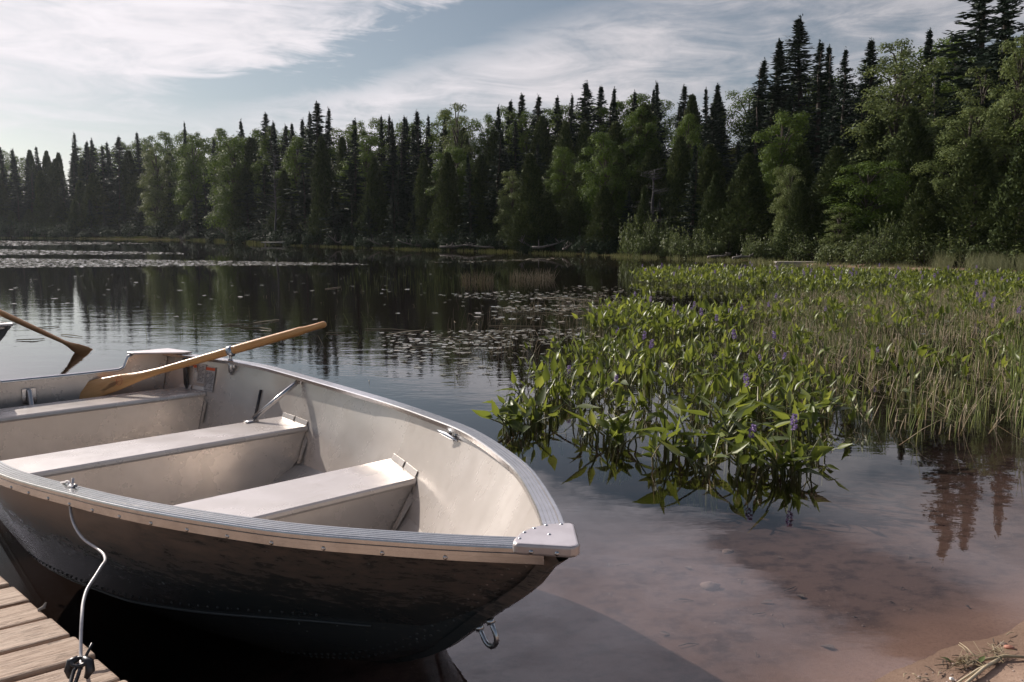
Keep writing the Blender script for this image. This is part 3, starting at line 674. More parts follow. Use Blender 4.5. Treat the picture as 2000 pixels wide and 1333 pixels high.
def build_cable():
    px = [(141, 966), (138, 985), (139, 1005), (147, 1030), (165, 1055), (190, 1072), (204, 1086), (203, 1100), (188, 1123), (172, 1148), (163, 1175), (160, 1205), (158, 1250), (158, 1292), (159, 1306)]
    r0 = at_z(141, 966, .515); r1 = at_z(159, 1306, DZ + .03); ys = np.linspace(r0[1] - .02, r1[1], len(px)); yb = np.interp(np.linspace(0, 1, len(px)), [0, .12, 1], [r0[1] - .012, r0[1] - .05, r1[1]])
    pts = [at_y(a, b, y) for (a, b), y in zip(px, yb)]
    t = np.linspace(0, 1, len(pts)); tt = np.linspace(0, 1, 70); P3 = np.stack([pchip(t, np.array(pts)[:, k], tt) for k in range(3)], 1)
    root = empty('mooring_cable', tuple(pts[-1])); o = np.array(pts[-1])
    c = MB(); c.tube([p - o for p in P3], .0040, 8); c.build('cable', M_CABLE, root, True)
    k = MB(); a = at_z(141, 958, .532) - o
    tw = np.array([0.75, -.65, 0]); nm = np.array([-.6, -.5, .6])
    k.tube([a + nm * .004 + tw * .02 * math.sin(q) + np.array([-.5, .55, 0]) * .035 * math.cos(q) + np.array([0, 0, .012 * math.sin(2 * q)]) for q in np.linspace(0, 6.3, 20)], .005, 7)
    for s_ in (-1, 1): k.tube([a, a + tw * .025 * s_ + np.array([0, 0, .022]), a + tw * (.06 * s_) + np.array([-.02, .02, .012 + .008 * s_])], .0042, 7)
    k.tube([a, a + np.array([0, 0.01, .035])], .0042, 7); k.tube([a, (a + pts[0] - o) / 2 + np.array([.0, -.03, .0]), pts[0] - o, pts[1] - o], .0042, 7)
    k.build('rail_knot', M_CABLE, root, True)
    d = MB()
    for s_ in (-1, 1):
        d.tube([np.array([s_ * .008, 0, .03]), np.array([s_ * .026, -.004, .022]), np.array([s_ * .030, -.01, .0]), np.array([s_ * .022, -.02, -.018])], [.009, .012, .013, .006], 8)
    d.tube([np.array([.02 * math.cos(q), -.008 + .012 * math.sin(q), .024 + .006 * math.sin(q)]) for q in np.linspace(0, 6.3, 16)], .006, 7)
    d.tube([np.array([0, -.01, .02]), np.array([-.004, -.03, .01]), np.array([0, -.06, -.012]), np.array([.008, -.12, -.02])], .0055, 8)
    d.tube([np.array([.006, -.01, .018]), np.array([.012, -.035, .006]), np.array([.012, -.06, -.016]), np.array([.018, -.12, -.02])], .0055, 8)
    d.tube([np.array([.006, 0, .02]), np.array([.02, .03, .06])], [.005, .004], 6)
    d.tube([np.array([.0, -.125, -.019]), np.array([.0, -.16, -.019])], .006, 8)
    d.v = [(x * .8, y * .8, z * .8) for x, y, z in d.v]; d.build('dock_knot', M_DARKMETAL, root, True)
    tag(root, 'clear vinyl mooring cable tied from the gunwale to the dock', 'cable')
build_cable()

# ---------------------------------------------------------------- trees
def leaf_quads(c, d, s, L, W):
    """diamond leaves: centre c, long axis d, side s"""
    c = np.asarray(c); L = np.asarray(L)[:, None]; W = np.asarray(W)[:, None]
    v = np.stack([c - d * L * .5, c + s * W * .5 - d * L * .05, c + d * L * .5, c - s * W * .5 - d * L * .05], 1).reshape(-1, 3)
    return v, np.arange(len(v)).reshape(-1, 4)
def unit(a): return a / (np.linalg.norm(a, axis=1, keepdims=True) + 1e-9)
def fast_mesh(name, v, f, m):
    me = bpy.data.meshes.new(name); n = len(f); me.vertices.add(len(v)); me.vertices.foreach_set('co', np.asarray(v, np.float32).ravel())
    k = f.shape[1]; me.loops.add(n * k); me.loops.foreach_set('vertex_index', f.astype(np.int32).ravel()); me.polygons.add(n)
    me.polygons.foreach_set('loop_start', np.arange(0, n * k, k, dtype=np.int32)); me.polygons.foreach_set('loop_total', np.full(n, k, np.int32))
    me.materials.append(m); me.update(calc_edges=True); me.validate(); return me
def fast_obj(name, v, f, m, parent=None):
    o = bpy.data.objects.new(name, fast_mesh(name, v, f, m)); COL.objects.link(o)
    if parent: o.parent = parent
    return o
def trunk_mesh(mb, h, r, lean=0., seed=0):
    rr = random.Random(seed); pts = []; x = y = 0
    for i in range(9):
        t = i / 8; pts.append((x, y, h * t - .25)); x += rr.uniform(-.02, .02) * h * .3 + lean * h / 8; y += rr.uniform(-.02, .02) * h * .3
    mb.tube(pts, [r * (1.25 if i == 0 else 1) * (1 - .88 * i / 8) for i in range(9)], 7); return pts
def spruce(seed, r=1.35, full=1.0, gap=.2, skirt=.06):
    g = np.random.default_rng(seed); h = 10.; C = []; D = []; S = []; Ls = []; Ws = []; br = MB(); trunk_mesh(br, h * .97, .13, 0, seed)
    z = h * skirt; lop = g.uniform(0, 6.28)
    while z < h * .985:
        t = z / h; rad = r * (1 - t) ** .95 * (1 + .20 * math.sin(z * 2.1 + seed)) + .02 * (1 - t); n = int(4 + 4.5 * (1 - t) * full) + 1
        for k in range(n):
            a = g.uniform(0, 6.283); bl = rad * g.uniform(.55, 1.18) * (1 + .12 * math.cos(a - lop))
            if g.random() < gap * .4: continue
            zj = g.normal(0, .07)
            up = .25 + .75 * t; m = max(4, int(bl / .10)); s = np.linspace(.12, 1, m)
            px = bl * s; pz = z - .30 * bl * s * (1 - t) + .22 * bl * s ** 2.4 * up
            out = np.array([math.cos(a), math.sin(a), 0]); side = np.array([-math.sin(a), math.cos(a), 0])
            for sg in (-1, 1, 0):
                j = g.normal(0, .03, (m, 3)); c = px[:, None] * out * 1.0 + np.array([0, 0, 1]) * (pz + zj)[:, None] + j + side * sg * (.10 * bl * (1 - s * .7) + .03 * (1 - t))[:, None]
                d = out * .65 + side * sg * .75 + np.array([0, 0, -.32 + .5 * t]); d = d + g.normal(0, .18, (m, 3))
                C.append(c); D.append(d); S.append(side * .5 + np.array([0, 0, 1.]) * g.choice([-.8, .8]) + g.normal(0, .4, (m, 3)))
                Ls.append(.34 * (.75 + .5 * g.random(m)) * (.34 + .66 * (1 - t) ** .7)); Ws.append(.12 * (.7 + .6 * g.random(m)) * (.45 + .55 * (1 - t)))
        z += (.21 * (1 - t) + .085) * g.uniform(.8, 1.2)
    n = 26; tz = np.linspace(h * .93, h * 1.01, n); C.append(np.c_[g.normal(0, .03, n), g.normal(0, .03, n), tz]); D.append(np.c_[g.normal(0, .35, n), g.normal(0, .35, n), np.ones(n)]); S.append(g.normal(0, 1, (n, 3))); Ls.append(np.full(n, .17)); Ws.append(np.full(n, .04))
    return _tree('spruce_tree', C, D, S, Ls, Ws, M_SPRUCE, br, M_BARK)
def cedar(seed, r=1.7, n=10500, mt=None, top=.8):
    g = np.random.default_rng(seed); h = 10.; br = MB(); trunk_mesh(br, h * .9, .16, 0, seed)
    t = g.random(n) ** 1.15 * .985 + .012; a = g.random(n) * 6.283; ph = g.random(8) * 6.28
    lump = 1 + .20 * np.sin(3 * a + ph[0] + t * 9) * np.sin(t * 17 + ph[1]) + .15 * np.sin(5 * a + ph[2] - t * 21) + .10 * np.sin(9 * a + t * 34 + ph[3])
    prof = np.minimum((t / .16) ** .5, 1) * (1 - t) ** top * (1 + .15 * np.sin(t * 11 + ph[4]))
    rad = r * prof * lump * (.52 + .48 * g.random(n) ** .55) + .05
    out = np.c_[np.cos(a), np.sin(a), np.zeros(n)]; C = out * rad[:, None] + np.c_[np.zeros(n), np.zeros(n), t * h] + g.normal(0, .05, (n, 3))
    D = out * .45 + np.c_[np.zeros(n), np.zeros(n), .9 + .3 * t] + g.normal(0, .28, (n, 3)); S = np.cross(D, out + g.normal(0, .36, (n, 3)))
    return _tree('cedar_tree', [C], [D], [S], [.25 * (.6 + .8 * g.random(n))], [.11 * (.6 + .7 * g.random(n))], mt or M_CEDAR, br, M_BARK)
def broadleaf(seed, rw=2.6, nl=30, n=17000, mt=None, base=.16, airy=.0, leaf=.155, name='broadleaf_tree'):
    g = np.random.default_rng(seed); h = 10.; br = MB(); tp = trunk_mesh(br, h * .82, .19, 0, seed); C = []; N = []
    cents = []
    for k in range(nl):
        t = (k + g.random()) / nl; a = k * 2.4 + g.uniform(-.5, .5); zz = h * (base + (1 - base) * (t * .93 + .02)); tt = (zz / h - base) / (1 - base)
        env = rw * (math.sin(math.pi * min(tt * .74 + .13, 1)) ** .62); rr = env * g.uniform(.36, .78); lr = rw * g.uniform(.34, .50) * (1.0 - .32 * tt)
        c = np.array([math.cos(a) * rr, math.sin(a) * rr, zz - .35 * lr]); cents.append((c, lr))
    cents.append((np.array([0, 0, h - rw * .26]), rw * .28)); cents.append((np.array([.1, 0, h * .62]), rw * .5)); cents.append((np.array([0, .1, h * .42]), rw * .55))
    wts = np.array([l ** 2 for _, l in cents]); wts /= wts.sum()
    for (c, lr), wt in zip(cents, wts):
        m = int(n * wt); q = unit(g.normal(0, 1, (m, 3))); q[:, 2] = np.where(q[:, 2] < -.45, -q[:, 2], q[:, 2]); rad = lr * (.42 + .64 * g.random(m) ** .75)
        lumpy = 1 + .22 * np.sin(q[:, 0] * 6 + c[2]) * np.sin(q[:, 1] * 5 + c[0] * 3) * np.sin(q[:, 2] * 5 + 1)
        p = c + q * (rad * lumpy)[:, None] * np.array([1, 1, .82])
        if airy: 
            kk = g.random(m) > airy; p = p[kk]; q = q[kk]
        C.append(p); N.append(q)
        br.tube([Vector((tp[5][0] * .6, tp[5][1] * .6, max(.22 * h, c[2] - lr - 1.1))), Vector(c * np.array([.5, .5, 1])) - Vector((0, 0, lr * .5)), Vector(c)], [.07, .045, .015], 5, False)
    C = np.concatenate(C); N = np.concatenate(N); m = len(C); Nn = unit(N + g.normal(0, .38, (m, 3)) + np.array([0, 0, .25])); D = np.cross(Nn, g.normal(0, 1, (m, 3))); S = np.cross(D, Nn)
    return _tree(name, [C], [D], [S], [leaf * (.65 + .7 * g.random(m))], [leaf * .62 * (.65 + .7 * g.random(m))], mt or M_MAPLE, br, M_BARK)
def _tree(name, C, D, S, L, W, leafm, br, barkm, crown='crown'):
    v, f = leaf_quads(np.concatenate(C), unit(np.concatenate(D)), unit(np.concatenate(S)), np.concatenate(L), np.concatenate(W))
    root = bpy.data.objects.new(name, None); COL.objects.link(root); root.empty_display_size = .3
    fast_obj(crown, v, f, leafm, root); br.build('trunk', barkm, root, True); return root
def shrub(seed, n=1500, mt=None, leaf=.085, hh=1.0, rw=.95, nl=9):
    g = np.random.default_rng(seed); C = []; N = []; br = MB()
    for k in range(nl):
        a = g.random() * 6.28; rr = rw * math.sqrt(g.random()) * .72; lr = g.uniform(.24, .44); c = np.array([math.cos(a) * rr, math.sin(a) * rr, g.uniform(.15, .62) * (1.15 - rr * .5)])
        m = n // nl; q = unit(g.normal(0, 1, (m, 3))); p = c + q * (lr * (.45 + .6 * g.random(m)))[:, None]; p[:, 2] = np.maximum(p[:, 2], .02); C.append(p); N.append(q)
        br.tube([(0, 0, -.1), Vector(c * .5), Vector(c)], [.03, .02, .008], 5, False)
    for k in range(10):
        a = g.random() * 6.28; o = np.array([math.cos(a) * g.uniform(.1, .7), math.sin(a) * g.uniform(.1, .7), .45]); tip = o * np.array([1.2, 1.2, 1]) + np.array([0, 0, g.uniform(.35, .65)])
        br.tube([Vector(o * np.array([.3, .3, .2])), Vector(o), Vector(tip)], [.012, .01, .004], 4, False); m = 26; s = g.random(m)[:, None]; p = o + (tip - o) * s + g.normal(0, .05, (m, 3)); C.append(p); N.append(unit(g.normal(0, 1, (m, 3))))
    C = np.concatenate(C); N = np.concatenate(N); m = len(C); Nn = unit(N + g.normal(0, .42, (m, 3)) + np.array([0, 0, .3])); D = np.cross(Nn, g.normal(0, 1, (m, 3))); S = np.cross(D, Nn)
    return _tree('shrub', [C], [D], [S], [leaf * (.7 + .7 * g.random(m))], [leaf * .55 * (.7 + .7 * g.random(m))], mt or M_SHRUB, br, M_BARK, 'foliage')
def dead_tree(seed, twigs=34):
    rr = random.Random(seed); b = MB(); tp = trunk_mesh(b, 9.6, .12, 0, seed); root = bpy.data.objects.new('dead_tree', None); COL.objects.link(root); tw = MB()
    for k in range(twigs):
        z = rr.uniform(2, 9.2); a = rr.uniform(0, 6.28); l = rr.uniform(.5, 1.6) * (1.15 - z / 11); p = Vector((0, 0, z)); d = Vector((math.cos(a), math.sin(a), rr.uniform(-.1, .7)))
        q = p + d * l; tw.tube([p, p + d * l * .5 + Vector((0, 0, .05)), q], [.03, .02, .007], 4, False)
        for j in range(5):
            s = p + d * l * rr.uniform(.3, .95); e = s + Vector((rr.uniform(-1, 1), rr.uniform(-1, 1), rr.uniform(-.2, .9))) * .38; tw.tube([s, e], [.012, .004], 4, False)
    b.build('trunk', M_SNAG, root, True); tw.build('branch', M_SNAG, root); return root

PROTO = {
    'spruce': [spruce(s, r_, fu, gp) for s, r_, fu, gp in ((1, 1.30, 1.0, .2), (2, 1.05, .9, .3), (3, 1.55, 1.1, .15), (4, 1.15, 1.0, .25), (5, .90, .85, .35))],
    'cedar': [cedar(21, 1.75), cedar(22, 1.5, 9800, None, .7), cedar(23, 2.0, 11500, None, .9), cedar(24, 1.35, 9000, None, .62)],
    'maple': [broadleaf(31), broadleaf(32, 2.9, 34, 18500), broadleaf(33, 2.3, 26, 15500, None, .2)],
    'birch': [broadleaf(41, 2.2, 32, 17000, M_BIRCH, .10, .05, .14), broadleaf(42, 2.5, 36, 18500, M_BIRCH, .08, .05, .14), broadleaf(43, 1.9, 20, 7600, M_BIRCH, .2, .30, .145)],
    'shrub': [shrub(51), shrub(52, 1700, None, .08, 1, 1.1, 11), shrub(53, 1500, None, .1)],
    'darkshrub': [shrub(61, 1500, M_SHRUBD, .10), shrub(62, 1700, M_SHRUBD, .09, 1, 1.1, 11)],
    'dead': [dead_tree(71), dead_tree(72, 44)],
}
used = set(); TREES = []
def take(kind, i):
    pr = PROTO[kind][i % len(PROTO[kind])]
    if pr.name in used: return copy_tree(pr)
    used.add(pr.name); return pr
SHP = [(-200, 205), (0, 202), (150, 184), (300, 160), (400, 135), (520, 90), (600, 79), (700, 70), (780, 64), (900, 58), (1000, 54), (1100, 50), (1200, 45), (1300, 42), (1400, 39), (1580, 32.5), (1740, 28.5), (1970, 25), (2100, 23.5)]
SHX = [a for a, _ in SHP]; SHY = [b for _, b in SHP]
SKX = [-100, 0, 100, 200, 300, 380, 460, 560, 640, 700, 800, 880, 940, 1000, 1100, 1200, 1300, 1400, 1450, 1500, 1600, 1700, 1780, 1860, 1920, 2000, 2100]
SKYv = [318, 314, 310, 303, 288, 278, 272, 272, 272, 262, 258, 235, 248, 232, 228, 222, 208, 212, 200, 205, 175, 135, 118, 118, 110, 85, 70]
def shore_px(px):
    y = np.interp(px, SHX, SHY); return y
def plant(kind, i, px, toppx, off, wpx=None, label=None, group=None, cat=None):
    y = float(shore_px(px)) + off; X = (px - 1000) / FPX * y * (math.cos(PITCH) if 0 else 1.0)
    X = at_y(px, 455, y)[0]; zg = ground_z(X, y); zt = at_y(px, toppx, y)[2]; H = max(zt - zg, 1.2)
    o = take(kind, i); k = H / 10 if kind not in ('shrub', 'darkshrub') else H / 1.05
    base_w = {'spruce': 2.5, 'cedar': 3.4, 'maple': 5.6, 'birch': 5.0, 'dead': 2.4, 'shrub': 2.0, 'darkshrub': 2.0}[kind]
    kx = k if wpx is None else (wpx / FPX * y) / base_w
    kx = min(max(kx, .45 * k), 2.2 * k) * random.uniform(.85, 1.2)
    o.location = (X, y, zg - .05); o.scale = (kx, kx, k); o.rotation_euler = (R(random.gauss(0, 1.6)), R(random.gauss(0, 1.6)), random.uniform(0, 6.28))
    tag(o, label, cat or {'spruce': 'spruce tree', 'cedar': 'cedar tree', 'maple': 'broadleaf tree', 'birch': 'broadleaf tree', 'dead': 'dead tree', 'shrub': 'shrub', 'darkshrub': 'shrub'}[kind], group)
    TREES.append((px, kind, o)); return o
ORD = ['', 'first', 'second', 'third', 'fourth', 'fifth', 'sixth', 'seventh', 'eighth', 'ninth', 'tenth', 'eleventh', 'twelfth', 'thirteenth', 'fourteenth', 'fifteenth', 'sixteenth', 'seventeenth', 'eighteenth', 'nineteenth', 'twentieth']
def ordinal(n):
    return ORD[n] if n <= 20 else f"{n}{'th' if 10 < n % 100 < 14 else {1: 'st', 2: 'nd', 3: 'rd'}.get(n % 10, 'th')}"
# spires that stand clear of the canopy: tip in the photo, width near the base
SPIRES = [(19, 286, 30), (37, 291, 26), (45, 292, 26), (90, 287, 34), (157, 260, 44), (170, 280, 30), (182, 277, 36), (190, 272, 40), (213, 284, 34), (227, 279, 40), (240, 265, 44), (282, 259, 38), (374, 240, 34), (483, 235, 36),
          (524, 223, 52), (543, 238, 44), (566, 243, 48), (581, 241, 44), (592, 232, 44), (612, 219, 52), (629, 200, 70), (640, 211, 56), (691, 232, 66), (747, 226, 40), (764, 226, 36), (776, 235, 36), (787, 227, 40), (797, 229, 36), (814, 216, 50), (837, 226, 38),
          (969, 205, 42), (981, 195, 46), (1018, 185, 74), (1046, 186, 66), (1088, 190, 46), (1105, 186, 50), (1141, 156, 82), (1169, 167, 60), (1184, 172, 56), (1237, 175, 50), (1265, 174, 44), (1284, 158, 50), (1329, 163, 70), (1376, 169, 50), (1394, 161, 56),
          (1463, 112, 120), (1512, 80, 130), (1537, 36, 170), (1588, 76, 90), (1608, 90, 110), (1645, 92, 70), (1679, 76, 90), (1783, 57, 90), (1882, -150, 190), (1930, -120, 180), (1992, -90, 150)]
for i, (px, ty, wp) in enumerate(SPIRES):
    D0 = float(shore_px(px)); off = (18 if D0 > 100 else 15) + (i * 7 % 5) * 1.6
    if px > 1850: off = 13 + (i % 3) * 2
    big_ = ('tall ' if wp > 90 else '') + 'dark pointed spruce'
    plant('spruce', i * 3 + (i // 4), px, ty, off, wp * (1.75 if ty > -20 else 1.1), f'{big_}, {ordinal(i + 1)} skyline spire from the open lake end', 'spruces rising clear of the skyline')
# trees that can be told apart
FEAT = [
    ('maple', 1, 462, 262, 3, 128, 'broad bright green maple lit from one side on the far bank'),
    ('birch', 0, 308, 285, 5, 80, 'pale silvery aspen in front of the far spruces'),
    ('maple', 2, 385, 262, 9, 90, 'dark round-headed tree beside the bright green maple'),
    ('cedar', 0, 640, 266, 5, 84, 'olive cedar under the tallest far spruce'),
    ('spruce', 2, 690, 250, 6, 78, 'bushy dark fir with a blunt top past the olive cedar'),
    ('birch', 2, 893, 197, 12, 100, 'airy birch with open twiggy top on the mid skyline'),
    ('cedar', 1, 875, 298, 3, 84, 'slim grey-green cedar beneath the airy birch'),
    ('spruce', 3, 918, 300, 2, 60, 'thin shaded spruce with bare lower branches at the water'),
    ('spruce', 0, 965, 255, 5, 78, 'sparse feathery fir behind the thin shaded spruce'),
    ('cedar', 2, 1048, 300, 2, 104, 'sunlit cone-shaped cedar standing forward of the dark bank'),
    ('maple', 0, 1190, 255, 6, 126, 'soft light green tree over the dark hollow in the bank'),
    ('cedar', 3, 1256, 362, 2, 56, 'small cedar below the grey dead tree'),
    ('spruce', 4, 1345, 282, 4, 84, 'bluish fir leaning over the small cedars'),
    ('cedar', 0, 1395, 335, 3, 100, 'dark pointed cedar beside the bluish fir'),
    ('cedar', 2, 1455, 300, 4, 130, 'very dark wide cedar above the low shrubs by the bench'),
    ('maple', 2, 1527, 212, 7, 120, 'glossy green maple beneath the tallest twin spruces'),
    ('birch', 1, 1545, 318, 3, 80, 'grey-green poplar sapling just behind the bench'),
    ('cedar', 0, 1632, 285, 4, 150, 'leaning dark cedar up the slope from the bench'),
    ('cedar', 1, 1560, 352, 2, 95, 'short cedar standing behind the bench'),
    ('maple', 1, 1690, 310, 4, 150, 'rounded maple hanging over the shoreline alders'),
    ('birch', 1, 1745, 108, 10, 215, 'great pale birch filling the slope below the skyline'),
    ('birch', 0, 1965, 60, 8, 190, 'tall silvery birch in front of the biggest spruces'),
    ('birch', 0, 1885, 205, 6, 180, 'grey-green birch between the great birch and the silvery birch'),
    ('cedar', 2, 1905, 268, 3, 190, 'broad shaded cedar above the tall pale grass'),
    ('cedar', 0, 1800, 345, 2, 150, 'low bushy cedar behind the pink sand'),
    ('cedar', 3, 1985, 280, 2, 150, 'dark cedar at the very end of the wooded slope'),
    ('birch', 2, 1640, 400, 2, 90, 'young poplar with pale leaves beside the bench'),
    ('maple', 0, 1340, 220, 10, 90, 'rounded maple on the skyline between two spruces'),
    ('maple', 2, 1250, 205, 13, 100, 'yellow-green maple crown high on the ridge'),
    ('birch', 0, 1000, 330, 3, 70, 'faint shaded poplar at the water beside the sunlit cedar'),
]
for kind, i, px, ty, off, wp, lab in FEAT: plant(kind, i, px, ty, off, wp, lab)
plant('dead', 1, 1270, 318, 3, 100, 'grey leafless dead tree against the dark bank')
plant('dead', 0, 538, 290, 1.5, 44, 'thin bleached snag beside the far landing stage')
# the rest of the wood, row behind row
def fill(tag_, offs, lo, step, kinds, label, cats, x0=-170, x1=2240, jit=18):
    px = x0; i = 0
    while px < x1:
        D0 = float(shore_px(px)); sc_ = 1.6 if D0 > 110 else 1.0
        base = 455 + CAMH * FPX / D0; sk = np.interp(px, SKX, SKYv); ty = sk + lo * (base - sk) + random.uniform(-jit, jit) * (.5 + .5 * (base - sk) / 300)
        kind = kinds[(i * 5 + int(px / 37)) % len(kinds)]
        if kind in ('maple', 'birch') and lo > .01 and px < 1520 and random.random() < .6: kind = random.choice(('cedar', 'spruce', 'cedar'))
        wp = step(px) * random.uniform(1.3, 1.8) * (1.45 if kind in ('maple', 'birch') else 1.15)
        g_ = label[kind]
        plant(kind, i, px, ty, (offs + random.uniform(-2, 2)) * sc_, wp, g_[0], g_[1]); px += step(px) * random.uniform(.8, 1.2); i += 1
stepf = lambda px: np.interp(px, [0, 500, 1000, 1500, 2000], [44, 58, 72, 92, 112])
def lab(row):
    n = {'spruce': 'dark spruce', 'cedar': 'dense cedar', 'maple': 'leafy green tree', 'birch': 'pale leafy tree'}
    return {k: (f'{v} packed in the {row}', f'{v}s in the {row}') for k, v in n.items()}
fill('back', 22, -.10, lambda p: stepf(p) * .62, ['maple', 'birch', 'maple', 'maple', 'cedar', 'maple'], lab('topmost row along the ridge'), None, jit=12)
fill('mid', 14, .02, lambda p: stepf(p) * .72, ['cedar', 'maple', 'spruce', 'cedar', 'birch', 'spruce', 'maple'], lab('row just below the ridge'), None)
fill('low', 8, .24, lambda p: stepf(p) * .72, ['cedar', 'spruce', 'cedar', 'spruce', 'maple'], lab('middle of the wooded bank'), None)
fill('front', 3.2, .56, lambda p: stepf(p) * .66, ['cedar', 'spruce', 'cedar'], lab('front row at the shore'), None, -170, 1300)

# shrubs on the water's edge
def shrubs():
    n = 0
    for px in np.arange(-40, 1210, 33.):
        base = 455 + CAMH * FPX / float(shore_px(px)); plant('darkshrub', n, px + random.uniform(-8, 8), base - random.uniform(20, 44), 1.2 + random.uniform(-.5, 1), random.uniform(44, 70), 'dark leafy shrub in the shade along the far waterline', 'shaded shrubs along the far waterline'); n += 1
    for k, (px, top, off, wp) in enumerate([(1232, 418, 1.2, 70), (1262, 432, .8, 60), (1290, 415, 1.6, 60), (1318, 440, .8, 70), (1350, 445, .8, 70), (1392, 455, .9, 80), (1422, 430, 2.2, 70), (1470, 468, 1.0, 60), (1500, 458, 1.6, 80), (1530, 440, 2.4, 80), (1560, 470, 1.4, 70), (1600, 455, 2.0, 90), (1632, 470, 1.2, 80),
                                             (1668, 452, 1.8, 110), (1712, 430, 2.6, 110), (1748, 415, 3.0, 110), (1705, 478, 1.2, 90), (1780, 455, 2.2, 110), (1812, 478, 1.4, 90), (1850, 470, 2.2, 120), (1890, 478, 1.6, 110), (1930, 462, 2.4, 120), (1975, 470, 2.0, 130), (2015, 468, 1.8, 120), (1858, 440, 3.2, 110), (1938, 430, 3.4, 120), (1585, 425, 3.0, 70), (1655, 415, 3.6, 90)]):
        plant('shrub', k, px, top, off, wp, 'grey-green sunlit shrub on the near end of the shore by the bench', 'sunlit shrubs around the bench')
shrubs()
for kind in PROTO:
    for pr in PROTO[kind]:
        if pr.name not in used:
            for ch in list(pr.children): bpy.data.objects.remove(ch)
            bpy.data.objects.remove(pr)

# ---------------------------------------------------------------- things along the far shore
def shore_pt(px, off, z=None):
    y = float(shore_px(px)) + off; X = at_y(px, 455, y)[0]; return (X, y, ground_z(X, y) if z is None else z)
def bench_far():
    p = shore_pt(1555, .0, 0); a = at_y(1514, 511, p[1]); b = at_y(1597, 515, p[1]); root = empty('plank_bench', (a[0], p[1], 0)); wv = b[0] - a[0]; zt = a[2]
    m = MB(); m.box((wv / 2, 0, zt - .03), (wv, .42, .05)); m.box((wv / 2, -.18, zt - .09), (wv * .98, .03, .08)); m.build('plank_top', M_GREYWOOD, root, False, .006)
    for x_ in (.10, wv - .08):
        for y_ in (-.16, .16): l = MB(); l.box((x_, y_, zt / 2 - .16), (.07, .05, zt + .22)); l.build('leg', M_GREYWOOD, root)
    l = MB(); l.box((wv * .52, .0, zt / 2 - .16), (.07, .2, zt + .20)); l.build('leg', M_GREYWOOD, root)
    tag(root, 'low grey plank bench standing at the edge of the weedy shore', 'bench')
bench_far()
def landing():
    p = shore_pt(548, -1.2, 0); y = p[1]; a = at_y(514, 472, y); b = at_y(578, 470, y); root = empty('landing_stage', (a[0], y, 0)); wv = b[0] - a[0]
    m = MB(); m.box((wv / 2, 0, .28), (wv, 1.6, .10)); m.box((wv * .72, .2, .42), (wv * .55, 1.2, .07), Matrix.Rotation(R(-4), 3, 'Y')); m.build('deck', M_GREYWOOD, root, False, .01)
    for x_ in (.4, wv - .4): l = MB(); l.tube([(x_, -.6, -.6), (x_, -.6, .22)], .08, 8); l.build('post', M_GREYWOOD, root)
    tag(root, 'small grey landing stage on the far shore under the spruces', 'landing stage')
    q = at_y(566, 474, y + .5); r_ = empty('marker_pole', (q[0], y + .9, 0)); l = MB(); l.tube([(0, 0, -.5), (0, 0, at_y(566, 452, y)[2])], .035, 6); l.build('pole', M_DEAD, r_)
    l = MB(); l.box((0, 0, at_y(566, 452, y)[2] + .07), (.12, .1, .16)); l.build('pole_cap', M_WHITE, r_); tag(r_, 'thin marker pole with pale cap behind the far landing stage', 'pole')
landing()
def driftwood(px, py, wpx, hpx, seed, label):
    rr = random.Random(seed); y = float(shore_px(px)) - .3; c = at_y(px, py, y); L = wpx / FPX * y; Hh = hpx / FPX * y; root = empty('driftwood_log', (c[0], y, max(c[2], .02)))
    m = MB(); z0 = rr.uniform(.05, .12); tilt = rr.choice((-1, 1)); pts = [(L * (t - .5), rr.uniform(-.1, .1), z0 + (t if tilt > 0 else 1 - t) ** 2 * Hh * .75 + rr.uniform(-.03, .03)) for t in np.linspace(0, 1, 6)]
    m.tube(pts, [.075, .07, .06, .05, .035, .02] if tilt > 0 else [.02, .035, .05, .06, .07, .075], 7); m.build('log', M_DEAD, root, True)
    for k in range(4):
        b = MB(); s = Vector(pts[rr.randrange(1, 5)]); e = s + Vector((rr.uniform(-.35, .35) * L * .5, rr.uniform(-.4, .1), rr.uniform(.25, 1.) * Hh)); mid = (s + e) / 2 + Vector((rr.uniform(-.1, .1), 0, rr.uniform(-.08, .1))); b.tube([s, mid, e], [.045, .03, .010], 5); b.build('branch', M_DEAD, root)
    tag(root, label, 'driftwood', 'driftwood logs on the far shore')
for args in [(437, 462, 34, 26, 1, 'bleached fallen branch leaning at the water left of the landing stage'), (655, 478, 26, 22, 2, 'small forked dead branch just past the landing stage'), (735, 480, 34, 16, 3, 'tangled pale driftwood at the start of the dark bank'), (800, 481, 46, 14, 4, 'pale driftwood log with one end lifted, under the slim cedar'), (895, 486, 72, 12, 5, 'long low driftwood log lying along the waterline'),
             (935, 487, 60, 8, 6, 'thin flat driftwood log beyond the long low one'), (1030, 484, 34, 18, 7, 'short upright driftwood fork before the sunlit cedar'), (1072, 486, 66, 20, 8, 'crossed bleached driftwood trunk at the corner of the shore'), (1108, 489, 16, 14, 9, 'stubby driftwood stump past the crossed trunk'), (1405, 506, 46, 6, 10, 'pale driftwood plank on the pink sand by the shrubs'), (1450, 507, 40, 6, 12, 'thin driftwood pole on the sand nearer the bench')]:
    driftwood(*args)
